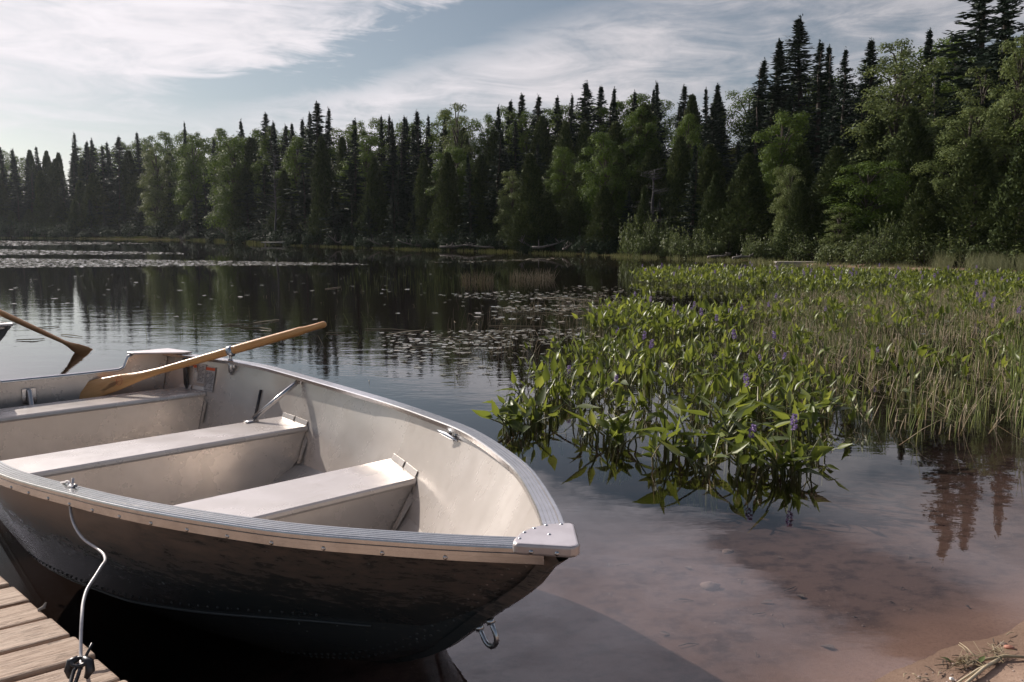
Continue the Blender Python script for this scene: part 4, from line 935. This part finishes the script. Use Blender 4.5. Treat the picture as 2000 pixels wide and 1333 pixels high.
def brush():
    p = shore_pt(372, -.2, .05); root = empty('brush_pile', p); rr = random.Random(8); m = MB(); y = p[1]; w2 = 28 / FPX * y; h2 = 22 / FPX * y
    for k in range(110):
        a = rr.uniform(-1, 1); s = Vector((a * w2 * .7, rr.uniform(-.6, .6), 0)); e = s + Vector((rr.uniform(-.5, .5) * w2, rr.uniform(-.5, .5), rr.uniform(.3, 1) * h2 * (1 - .5 * a * a))); m.tube([s, (s + e) / 2 + Vector((rr.uniform(-.2, .2), 0, .15)), e], [.04, .025, .008], 4, False)
    m.build('twigs', M_DEAD, root); tag(root, 'grey heap of dead brush on the far shore', 'brush pile')
brush()

# ---------------------------------------------------------------- water plants
def blade_grid(L, W, fold, curl, g):
    """leaf blade along +X, face up, heart-shaped base"""
    ts = [0, .06, .2, .4, .62, .82, 1.]; ws = [.30, .80, 1., .86, .56, .26, .02]; v = []
    for t, q in zip(ts, ws):
        x = L * t; z = -curl * L * t * t
        back = -.16 * L * (1 if t == 0 else 0)
        v += [(x + back, W * .5 * q, z + fold * W * q), (x, 0, z), (x + back, -W * .5 * q, z + fold * W * q)]
    f = []
    for i in range(len(ts) - 1):
        a = i * 3; f += [(a, a + 1, a + 4, a + 3), (a + 1, a + 2, a + 5, a + 4)]
    return np.array(v), np.array(f)
def pick_proto(seed, n, big=1.0, flower=False, low=False):
    g = np.random.default_rng(seed); st = MB(); LV = []; LF = []; nb_ = 0; fl = None
    for k in range(n):
        a = g.uniform(0, 6.283); lean = abs(g.normal(.35, .35)); hh = g.uniform(.03, .20) * big
        if low: hh, lean = g.uniform(.03, .20), abs(g.normal(.7, .5))
        out = np.array([math.cos(a), math.sin(a), 0]); b = np.array([g.normal(0, .05), g.normal(0, .05), 0.])
        pts = [b + out * (lean * hh * s ** 1.5) + np.array([0, 0, hh * s - (.25 if s == 0 else 0)]) for s in (0, .35, .7, 1)]
        st.tube(pts, [.0055 * big, .005 * big, .0042 * big, .003 * big], 4, False)
        L = g.uniform(.070, .130) * big; W = L * g.uniform(.34, .54); v, f = blade_grid(L, W, g.uniform(.12, .32), g.uniform(-.1, .35), g)
        pit = g.choice([g.uniform(.7, 1.5), g.uniform(-.2, .7), g.uniform(-1.2, -.2)], p=[.62, .30, .08])
        if low: pit = g.uniform(-.1, 1.4)
        yaw = a + g.normal(0, .7); roll = g.normal(0, .5)
        M = np.array((Matrix.Rotation(yaw, 3, 'Z') @ Matrix.Rotation(-pit, 3, 'Y') @ Matrix.Rotation(roll, 3, 'X')))
        v = v @ M.T + pts[-1]; v[:, 2] = np.where(v[:, 2] < .012, .006 + .1 * np.clip(v[:, 2] + .06, 0, .06), v[:, 2]); LV.append(v); LF.append(f + nb_); nb_ += len(v)
    if flower:
        a = g.uniform(0, 6.28); hh = g.uniform(.20, .29) * big; tip = np.array([.06 * math.cos(a), .06 * math.sin(a), hh]); st.tube([(0, 0, -.25), tip * .5 + np.array([.01, 0, 0]), tip], [.006, .005, .004], 4, False)
        m = 70; zz = g.random(m) * .085; aa = g.random(m) * 6.28; rr = .013 * np.sin(np.pi * np.clip(zz / .085 * .85 + .12, 0, 1)) ** .5 + .002
        C = np.c_[np.cos(aa) * rr, np.sin(aa) * rr, zz] + tip; D = unit(np.c_[np.cos(aa), np.sin(aa), g.uniform(-.3, .8, m)]); S = unit(np.cross(D, g.normal(0, 1, (m, 3))))
        fl = leaf_quads(C, D, S, np.full(m, .020), np.full(m, .013))
    root = bpy.data.objects.new('pickerelweed_plant', None); COL.objects.link(root); root.empty_display_size = .1
    V = np.concatenate(LV); F = np.concatenate(LF); lo = fast_obj('foliage', V, F, M_PICK, root); lo.data.polygons.foreach_set('use_smooth', np.ones(len(F), bool))
    so = st.build('stem', M_STEM, root)
    if fl: fo = fast_obj('flower_spike', fl[0], fl[1], M_FLOWER, root)
    return root, (V, F), (np.array(st.v), np.array(st.f)), fl
PICK = [pick_proto(100 + i, n, b, f_) for i, (n, b, f_) in enumerate([(6, 1, 0), (7, 1.05, 0), (5, .95, 0), (8, 1, 0), (6, 1.1, 1), (7, .9, 0), (5, 1.15, 0), (6, 1, 1)])] + [pick_proto(120 + i, 8, 1.25 + .1 * i, 0, True) for i in range(4)]
def openings(p):
    """uneven growth: low where open water shows between the plants"""
    x, y = p[:, 0], p[:, 1]; near = np.clip((9 - y) / 4, 0, 1)
    return near * np.sin(4.3 * x + 1.6 * np.sin(2.1 * y)) * np.sin(3.1 * y + .8 * x) + (1 - near) * np.sin(1.5 * x + 1.3 * np.sin(.7 * y)) * np.sin(.95 * y + .5 * x)
def scatter(poly_px, n, seed, gaps=0.):
    """random points on the water inside an outline seen on the water, even per square metre"""
    g = np.random.default_rng(seed); W = np.array([at_z(a, b, 0.)[:2] for a, b in poly_px]); lo, hi = W.min(0), W.max(0); out = []
    while len(out) < n:
        c = lo + (hi - lo) * g.random((4 * n, 2)); c = c[inpoly(c, W)]
        if gaps: c = c[openings(c) > g.uniform(-.75, -.15, len(c)) * gaps]
        out.extend(c[:n - len(out)])
    return np.array(out)
front = [(968, 795), (990, 850), (1060, 862), (1120, 850), (1220, 880), (1330, 885), (1400, 872), (1500, 905), (1560, 880), (1660, 872), (1720, 862), (1700, 800), (1640, 760), (1560, 735), (1420, 700), (1230, 690), (1100, 705), (1030, 735)]
nearp = np.concatenate([scatter(front, 165, 1, 1.), scatter([(1090, 866), (1300, 880), (1480, 900), (1690, 880), (1560, 930), (1400, 945), (1220, 925)], 16, 91), scatter([(1030, 735), (1100, 700), (1230, 690), (1420, 700), (1560, 735), (1640, 760), (1720, 790), (1780, 760), (1700, 690), (1400, 630), (1250, 620), (1130, 650), (1060, 700)], 70, 2, 1.), scatter([(1720, 790), (1850, 800), (2010, 760), (2010, 690), (1800, 690), (1720, 760)], 14, 6)])
gk = np.random.default_rng(77)
nearp = nearp[np.argsort(nearp[:, 1])]
for i, p in enumerate(nearp):
    j = int(gk.integers(0, 8)); pxy = proj(np.array([p[0], p[1], 0.]))
    if p[1] < 5.5 and gk.random() < .75: j = 8 + int(gk.integers(0, 4))
    if PICK[j][3] is not None and gk.random() < .72: j = (j + 1) % 4
    pr = PICK[j][0]
    o = pr if pr.name not in used else copy_tree(pr); used.add(pr.name)
    k = gk.uniform(.7, 1.05) * (1.15 if gk.random() < .10 else 1); o.location = (p[0], p[1], 0); o.scale = (k, k, k * gk.uniform(.85, 1.15)); o.rotation_euler = (gk.normal(0, .12), gk.normal(0, .12), gk.uniform(0, 6.28))
    fl_ = any(c.name.startswith('flower') for c in o.children)
    zone = 'outer edge of the weed bed' if i < 120 else 'thick of the weed bed'
    tag(o, f"pickerelweed clump {'with purple flower spike' if fl_ else 'of glossy leaves'} in the {zone}", 'water plant', f"{'flowering' if fl_ else 'leafy'} pickerelweed in the {zone}")
def merged(name, pts, seed, label, smin=.8, smax=1.2, flower_p=.06):
    g = np.random.default_rng(seed); V = []; F = []; MI = []; b = 0
    for p in pts:
        j = int(g.integers(0, 8)); _, lv, sv, fl = PICK[j]; k = g.uniform(smin, smax); M = np.array(Matrix.Rotation(g.uniform(0, 6.28), 3, 'Z') @ Matrix.Rotation(g.normal(0, .12), 3, 'X')) * k
        parts = [(lv[0], lv[1], 0), (sv[0], sv[1], 1)] + ([(fl[0], fl[1], 2)] if fl and g.random() < flower_p * 4 else [])
        for v, f, mi in parts:
            V.append(v @ M.T + np.array([p[0], p[1], 0])); F.append(f + b); MI.append(np.full(len(f), mi)); b += len(v)
    o = fast_obj(name, np.concatenate(V), np.concatenate(F), M_PICK); o.data.materials.append(M_STEM); o.data.materials.append(M_FLOWER)
    o.data.polygons.foreach_set('material_index', np.concatenate(MI).astype(np.int32)); tag(o, label, 'water plants', None, 'stuff')
midbed = [(1110, 660), (1180, 610), (1215, 596), (1330, 612), (1450, 600), (1580, 575), (2020, 560), (2020, 700), (1700, 670), (1400, 640), (1250, 640)]
midleft = [(1110, 660), (1180, 610), (1215, 596), (1330, 612), (1480, 620), (1450, 670), (1250, 650)]
farbed = [(1228, 545), (1260, 532), (1400, 530), (1700, 536), (2030, 545), (2030, 575), (1600, 568), (1420, 566), (1330, 562), (1270, 556)]
merged('pickerelweed_bed', np.concatenate([scatter(midbed, 220, 3, 1.), scatter(midleft, 120, 8, 1.), scatter(farbed, 1100, 4)]), 5, 'dense bed of pickerelweed spreading back to the far shore')

def stems(name, m, specs, label, seed):
    """thin three-sided reeds; spec: points, height range, bend chance, width, lean"""
    g = np.random.default_rng(seed); V = []; F = []; b = 0
    tri = np.array([[math.cos(q), math.sin(q), 0] for q in (0, 2.094, 4.189)])
    fb = np.array([(i * 3 + k, i * 3 + (k + 1) % 3, (i + 1) * 3 + (k + 1) % 3, (i + 1) * 3 + k) for i in range(2) for k in range(3)])
    for pts, (h0, h1), bend, wd, lean, z0 in specs:
        n = len(pts); h = g.uniform(h0, h1, n); a = 2.2 * np.sin(pts[:, 0] * 1.7 + 1.1 * np.sin(pts[:, 1] * .9)) + 1.5 * np.sin(pts[:, 1] * 1.3) + g.normal(0, .9, n); ln = np.abs(g.normal(lean * .5, lean, n)); out = np.c_[np.cos(a), np.sin(a), np.zeros(n)]
        zb = np.array([z0] * n) if not callable(z0) else z0(pts)
        base = np.c_[pts, zb - .05]; bent = g.random(n) < bend; fr = np.where(bent, g.uniform(.45, .8, n), .55) if bend < 1 else g.uniform(.12, .3, n)
        midp = base + np.c_[out[:, :2] * (ln * h * fr)[:, None], h * fr]
        a2 = a + g.normal(0, .6, n); o2 = np.c_[np.cos(a2), np.sin(a2)]; rest = h * (1 - fr)
        drop = np.where(bent, g.uniform(-.9, .1, n), 1.0) if bend < 1 else g.uniform(-.3, .05, n); sidew = np.where(bent, np.sqrt(np.maximum(1 - drop ** 2, 0)), ln * 1.6)
        tip = midp + np.c_[o2 * (rest * sidew * np.where(bent, 1.3, 1))[:, None], rest * drop * np.where(bent, .8, 1)]
        W = wd * g.uniform(.7, 1.3, n)
        ring = np.stack([base[:, None] + tri[None] * W[:, None, None], midp[:, None] + tri[None] * (W * .85)[:, None, None], tip[:, None] + tri[None] * (W * .3)[:, None, None]], 1)
        V.append(ring.reshape(-1, 3)); F.append((fb[None] + (np.arange(n) * 9)[:, None, None]).reshape(-1, 4) + b); b += n * 9
    o = fast_obj(name, np.concatenate(V), np.concatenate(F), m); return tag(o, label, 'reeds', None, 'stuff')
rightbed = [(1500, 585), (2030, 560), (2030, 820), (1960, 835), (1860, 850), (1780, 862), (1720, 845), (1650, 780), (1480, 705), (1440, 640)]
edge = [(1960, 700), (2030, 690), (2030, 850), (1985, 845)]
sparse = [(860, 640), (1050, 590), (1200, 580), (1240, 640), (1100, 700), (980, 720), (900, 690)]
farsp = [(640, 560), (700, 535), (900, 525), (1040, 530), (1000, 570), (820, 580)]
c1 = [(895, 553), (905, 548), (960, 548), (968, 554)]; c2 = [(992, 549), (1000, 544), (1075, 543), (1082, 548)]
open_ = [(60, 600), (560, 560), (1050, 560), (1000, 740), (560, 760), (400, 690)]
stems('green_reeds', M_REED, [(scatter(rightbed, 2500, 11, .9), (.10, .32), .12, .0034, .16, 0), (scatter(edge, 90, 12), (.3, .6), .05, .0040, .12, 0), (scatter(midbed, 1700, 13, .9), (.08, .26), .15, .0038, .2, 0), (scatter(front, 120, 14), (.06, .24), .15, .0024, .45, 0), (scatter(farsp, 260, 15), (.12, .34), .05, .006, .08, 0), (scatter(open_, 90, 31), (.08, .22), .3, .0022, .3, 0)], 'thin green reeds standing in and around the weed bed', 21)
stems('dry_reeds', M_DRY, [(scatter(rightbed, 2100, 16, .9), (.08, .30), .55, .0034, .35, 0), (scatter(sparse, 330, 17), (.10, .30), .6, .0042, .3, 0), (scatter(midbed, 2000, 18, .9), (.08, .26), .6, .0042, .4, 0), (scatter(rightbed, 800, 71), (.25, .6), 1., .0030, .4, 0), (scatter(midbed, 420, 72), (.25, .6), 1., .0034, .4, 0), (scatter(front, 170, 73), (.12, .4), 1., .0026, .4, 0), (scatter(c1, 150, 19), (.18, .36), .1, .006, .25, 0), (scatter(c2, 170, 20), (.18, .38), .1, .006, .25, 0), (scatter(front, 110, 22), (.06, .24), .6, .0028, .7, 0), (scatter(open_, 60, 32), (.08, .2), .6, .0026, .3, 0)], 'dry tan broken reeds poking out of the water', 22)
# pale marsh grass along the far waterline
def strip_pts(x0, x1, n, o0, o1, seed):
    g = np.random.default_rng(seed); px = g.uniform(x0, x1, n); off = g.uniform(o0, o1, n); k = np.sin(px * .043 + seed) + np.sin(px * .117 + 2 * seed) + .7 * np.sin(px * .31) > g.uniform(-1.6, 1.2, n); px = px[k]; off = off[k]; y = np.interp(px, SHX, SHY) + off; return np.c_[(px - 1000) / FPX * y / math.cos(PITCH) * math.cos(PITCH), y]
zf = lambda p: np.maximum(hgt(p), -.02)
stems('shore_grass', M_MARSH, [(strip_pts(-40, 520, 3600, -2.5, -.5, 41), (.22, .5), .05, .03, .15, zf), (strip_pts(480, 1000, 2600, -.8, .1, 42), (.12, .28), .05, .014, .15, zf), (strip_pts(950, 1520, 3600, -1.8, .3, 43), (.12, .30), .08, .008, .18, zf), (strip_pts(1500, 1830, 1500, -2.6, .3, 46), (.12, .3), .1, .006, .2, zf)], 'pale yellow marsh grass along the far waterline', 23)
stems('beach_grass', M_PALEGRASS, [(strip_pts(1820, 2060, 5200, -.6, 2.2, 44), (.35, .75), .15, .005, .25, zf), (strip_pts(1600, 1850, 900, .2, 1.4, 45), (.12, .35), .15, .005, .25, zf)], 'tall pale grass at the end of the pink sand', 24)

# lily pads
def pad_geo(n=12):
    v = [(0, 0, 0)] + [(math.cos(q), math.sin(q), 0) for q in np.linspace(.28, 6.0, n)]; return v, [(0, i, i + 1) for i in range(1, n)]
pv, pf = pad_geo(); pads = mesh_obj('lily_pad', pv, pf, M_PAD); pad_first = True
padpoly = [([(740, 690), (840, 655), (1000, 640), (1130, 650), (1080, 700), (1000, 730), (870, 735), (800, 715)], 110, 'the drifting mat off the bow'), ([(850, 600), (900, 575), (1100, 560), (1230, 570), (1200, 600), (1000, 605)], 45, 'the streaks beyond the mat'), ([(120, 600), (500, 560), (900, 560), (820, 660), (640, 690), (320, 640)], 34, 'the dark open water')]
gp = np.random.default_rng(9)
for poly, n, where in padpoly:
    for p in scatter(poly, n, 50 + n):
        o = pads if pad_first else pads.copy()
        if not pad_first: COL.objects.link(o)
        pad_first = False
        r_ = gp.uniform(.022, .055); o.location = (p[0], p[1], .004 + gp.random() * .004); o.scale = (r_, r_ * gp.uniform(.75, 1), r_); o.rotation_euler = (gp.normal(0, .03), gp.normal(0, .03), gp.uniform(0, 6.28))
        tag(o, f'small flat lily pad floating in {where}', 'lily pad', f'lily pads in {where}')
def pad_band(specs, label):
    V = []; F = []; b = 0; g = np.random.default_rng(13); hexa = np.array([[math.cos(q), math.sin(q), 0] for q in np.linspace(0, 6.283, 7)[:-1]])
    for pts, r0, r1 in specs:
        n = len(pts); r_ = g.uniform(r0, r1, n); tl = g.normal(0, .05, (n, 2))
        h = hexa[None] * r_[:, None, None] + np.c_[pts, np.full(n, .012)][:, None]; h[:, :, 2] += (hexa[None, :, 0] * tl[:, :1] + hexa[None, :, 1] * tl[:, 1:]) * r_[:, None]
        V.append(h.reshape(-1, 3)); F.append((np.arange(6)[None] + (np.arange(n) * 6)[:, None]) + b); b += n * 6
    o = fast_obj('lily_pad_rafts', np.concatenate(V), np.concatenate(F), M_PAD); tag(o, label, 'lily pads', None, 'stuff')
pad_band([(scatter([(-40, 505), (300, 508), (700, 515), (720, 518), (400, 520), (-40, 524)], 4200, 61), .03, .085), (scatter([(-40, 487), (350, 494), (360, 497), (-40, 498)], 1500, 62), .05, .11), (scatter([(-40, 470), (330, 476), (-40, 481)], 1500, 63), .07, .18),
          (scatter([(840, 512), (1100, 504), (1130, 506), (860, 515)], 160, 64), .05, .12), (scatter([(1000, 645), (1200, 560), (1700, 560), (1900, 640), (1500, 700), (1200, 720)], 420, 65), .02, .05), (scatter([(850, 577), (990, 570), (1340, 583), (1000, 590)], 320, 68), .02, .05), (scatter([(960, 600), (1230, 596), (1260, 604), (990, 612)], 200, 69), .02, .05), (scatter([(730, 652), (1180, 640), (1180, 662), (900, 690), (760, 690)], 420, 70), .015, .04), (scatter([(900, 620), (1100, 560), (1220, 560), (1180, 640)], 130, 66), .03, .07), (scatter([(0, 540), (900, 530), (1000, 560), (0, 600)], 70, 67), .03, .07)], 'far rafts of lily pads glinting in bands across the lake')
# floating reed stems, one by one
def floats():
    rr = random.Random(4); spec = [(478, 636, 66), (500, 645, 60), (520, 628, 50), (450, 640, 40), (655, 646, 36), (760, 645, 95), (790, 650, 70), (910, 660, 120), (840, 672, 80), (650, 560, 30), (1080, 612, 150), (1010, 640, 110), (1110, 586, 120), (60, 664, 55), (95, 641, 40), (140, 655, 42), (1150, 600, 90)]
    for i, (px, py, wp) in enumerate(spec):
        a = at_z(px - wp / 2, py + rr.uniform(-6, 6), .01); b = at_z(px + wp / 2, py + rr.uniform(-6, 6), .01); m = MB(); c = (a + b) / 2; mid = c + np.array([rr.uniform(-.05, .05), rr.uniform(-.08, .08), .006])
        m.tube([a - c, mid - c, b - c], [.006, .007, .004], 5); o = m.build('floating_reed', M_DRY, None); o.location = c
        tag(o, 'pale broken reed stem floating flat on the dark water', 'reed stem', 'broken reed stems afloat')
floats()

# ---------------------------------------------------------------- beach corner
def lump(name, px, py, r, m, z, label, cat, group=None, flat=.45):
    p = at_z(px, py, z); g = np.random.default_rng(int(px * 7 + py)); v = []; n = 10; k = 7
    for i in range(k):
        t = math.pi * i / (k - 1)
        for j in range(n):
            q = 2 * math.pi * j / n; s = r * (1 + g.normal(0, .09)); v.append((math.sin(t) * math.cos(q) * s, math.sin(t) * math.sin(q) * s * .75, math.cos(t) * s * flat))
    f = [(i * n + j, i * n + (j + 1) % n, (i + 1) * n + (j + 1) % n, (i + 1) * n + j) for i in range(k - 1) for j in range(n)]
    o = mesh_obj(name, v, f, m, None, True); o.location = (p[0], p[1], ground_z(p[0], p[1]) + r * flat * .35); o.rotation_euler = (0, 0, g.uniform(0, 6)); tag(o, label, cat, group); return o
lump('rock', 1388, 1172, .042, M_ROCK, -.16, 'rounded brown rock lying under the clear shallow water', 'rock')
lump('rock', 1420, 1098, .030, M_ROCK, -.2, 'smaller pale rock under deeper water beyond the rounded one', 'rock', None, .3)
lump('shell', 1860, 1315, .010, M_SHELL, .03, 'small white shell on the damp sand below the reed debris', 'shell')
lump('shell', 1913, 1279, .010, M_SHELL, .03, 'pale shell fragment resting among the reed debris', 'shell')
lump('pebble', 1973, 1253, .015, simple('red_stone', (.36, .15, .10), (.42, .2, .14), 10, .6), .03, 'reddish flat stone at the edge of the wet sand', 'pebble')
lump('pebble', 1962, 1246, .013, M_ROCK, .03, 'dark wet stone touching the reddish flat one', 'pebble')
for i in range(34):
    g_ = random.Random(i * 3 + 1); px = g_.uniform(1780, 2000); py = 1333 - g_.uniform(0, 1) * (px - 1720) * .33
    lump('pebble', px, py, g_.uniform(.002, .006), M_PEBBLE if i % 3 else M_ROCK, .02, 'tiny pebble scattered on the sand in the beach corner', 'pebble', 'tiny pebbles on the beach corner')
for i in range(30):
    g_ = random.Random(i * 5 + 2); px = g_.uniform(1350, 1990); py = g_.uniform(1080, 1320) - (px - 1350) * .08
    lump('pebble', px, py, g_.uniform(.002, .006), M_ROCK, -.08, 'small dark stone on the sandy bed under shallow water', 'pebble', 'small stones under the shallow water', .3)
def debris():
    p = at_z(1930, 1285, .03); root = empty('reed_debris', (p[0], p[1], 0)); zz = lambda q: ground_z(q[0], q[1]) + .008
    def pth(pxs, lift=0.): 
        out = []
        for i, (a, b) in enumerate(pxs):
            q = at_z(a, b, .03); q[2] = zz(q) + lift + .006 * (i % 2); out.append(q - np.array([p[0], p[1], 0]))
        return out
    a = MB(); a.tube(pth([(2010, 1279), (1962, 1278), (1905, 1284), (1868, 1290)]), [.0042, .0050, .0040, .0025], 6); a.tube(pth([(1955, 1279), (1925, 1300), (1880, 1335), (1862, 1345)]), [.0055, .0050, .0045, .004], 6); a.tube(pth([(1950, 1282), (1910, 1305), (1862, 1333)]), [.004, .0036, .003], 6)
    a.tube(pth([(1905, 1284), (1888, 1268), (1874, 1252)], .015), [.0022, .0018, .001], 5); a.tube(pth([(1890, 1278), (1880, 1270), (1872, 1260)], .02), [.0018, .0014, .001], 5); a.build('stem', M_DRY, root, True)
    r_ = MB(); rr = random.Random(2)
    for c, n, sp in (((1882, 1288), 46, 15), ((1950, 1272), 40, 14), ((1900, 1284), 20, 22)):
        for k in range(n):
            q = pth([(c[0] + rr.gauss(0, sp * .5), c[1] + rr.gauss(0, sp * .35)), (c[0] + rr.gauss(0, sp), c[1] + rr.gauss(0, sp * .6))], rr.uniform(0, .015)); r_.tube(q, .0009, 3, False)
    r_.build('root', M_DRY, root)
    for (px, py, an) in ((1856, 1290, 2.8), (1915, 1292, .6)):
        v, f = blade_grid(.030, .016, .2, .2, None); q = pth([(px, py)], .012)[0]; M = np.array(Matrix.Rotation(an, 3, 'Z') @ Matrix.Rotation(-.5, 3, 'Y')); o = mesh_obj('leaf', v @ M.T + q, f, M_SHRUB, root, True)
    tag(root, 'uprooted pale reed with tangled roots washed onto the sand', 'plant debris')
debris()
def litter():
    rr = random.Random(12)
    for k in range(22):
        px = rr.uniform(1760, 1995); edge_ = 1333 - (px - 1700) * .35; py = edge_ + rr.uniform(-8, 34)
        if py > 1332: continue
        p = at_z(px, py, .02); L = rr.uniform(.012, .05); an = rr.uniform(0, 6.28); z = max(ground_z(p[0], p[1]), .0) + .006; m = MB()
        m.tube([(-L / 2, 0, 0), (0, rr.uniform(-.004, .004), .003), (L / 2, 0, .0)], [.0012, .0016, .0008], 5); o = m.build('twig', M_BARK if k % 3 else M_DRY); o.location = (p[0], p[1], z); o.rotation_euler = (0, 0, an)
        tag(o, 'tiny broken twig washed up along the wet sand', 'twig', 'twigs along the wet sand')
litter()
def sunken():
    rr = random.Random(31)
    for k in range(34):
        px = rr.uniform(1180, 1990); py = rr.uniform(1040, 1325)
        if py > 1333 - (px - 1660) * .36: continue
        p = at_z(px, py, -.1); L = rr.uniform(.015, .075); an = rr.uniform(0, 6.28); z = ground_z(p[0], p[1]) + .004; m = MB()
        if k % 2: m.tube([(-L / 2, 0, 0), (0, rr.uniform(-.008, .008), .004), (L / 2, 0, .0)], [.0016, .0024, .001], 5); nm, lb = 'twig', 'dark waterlogged twig lying on the bed of the shallows'
        else:
            v, f = blade_grid(L * .7, L * .4, .1, .3, None); m.add(v + np.array([0, 0, .004]), f); nm, lb = 'dead_leaf', 'dead brown leaf sunk on the bed of the shallows'
        o = m.build(nm, M_BARK); o.location = (p[0], p[1], z); o.rotation_euler = (0, 0, an); tag(o, lb, nm.replace('_', ' '), nm.replace('_', ' ') + ' litter on the lake bed')
sunken()

# ---------------------------------------------------------------- a thin summer haze over the lake
def haze():
    m, t = mat('thin_haze'); v = t.n('ShaderNodeVolumePrincipled'); v.inputs['Color'].default_value = (.86, .92, 1, 1); v.inputs['Density'].default_value = .0001; v.inputs['Anisotropy'].default_value = .35
    t.link(v.outputs[0], t.out.inputs['Volume']); b = MB(); b.box((0, 0, 20), (6400, 6400, 52)); o = b.build('haze', m); tag(o, 'thin pale haze over the lake', 'haze', None, 'stuff')
haze()
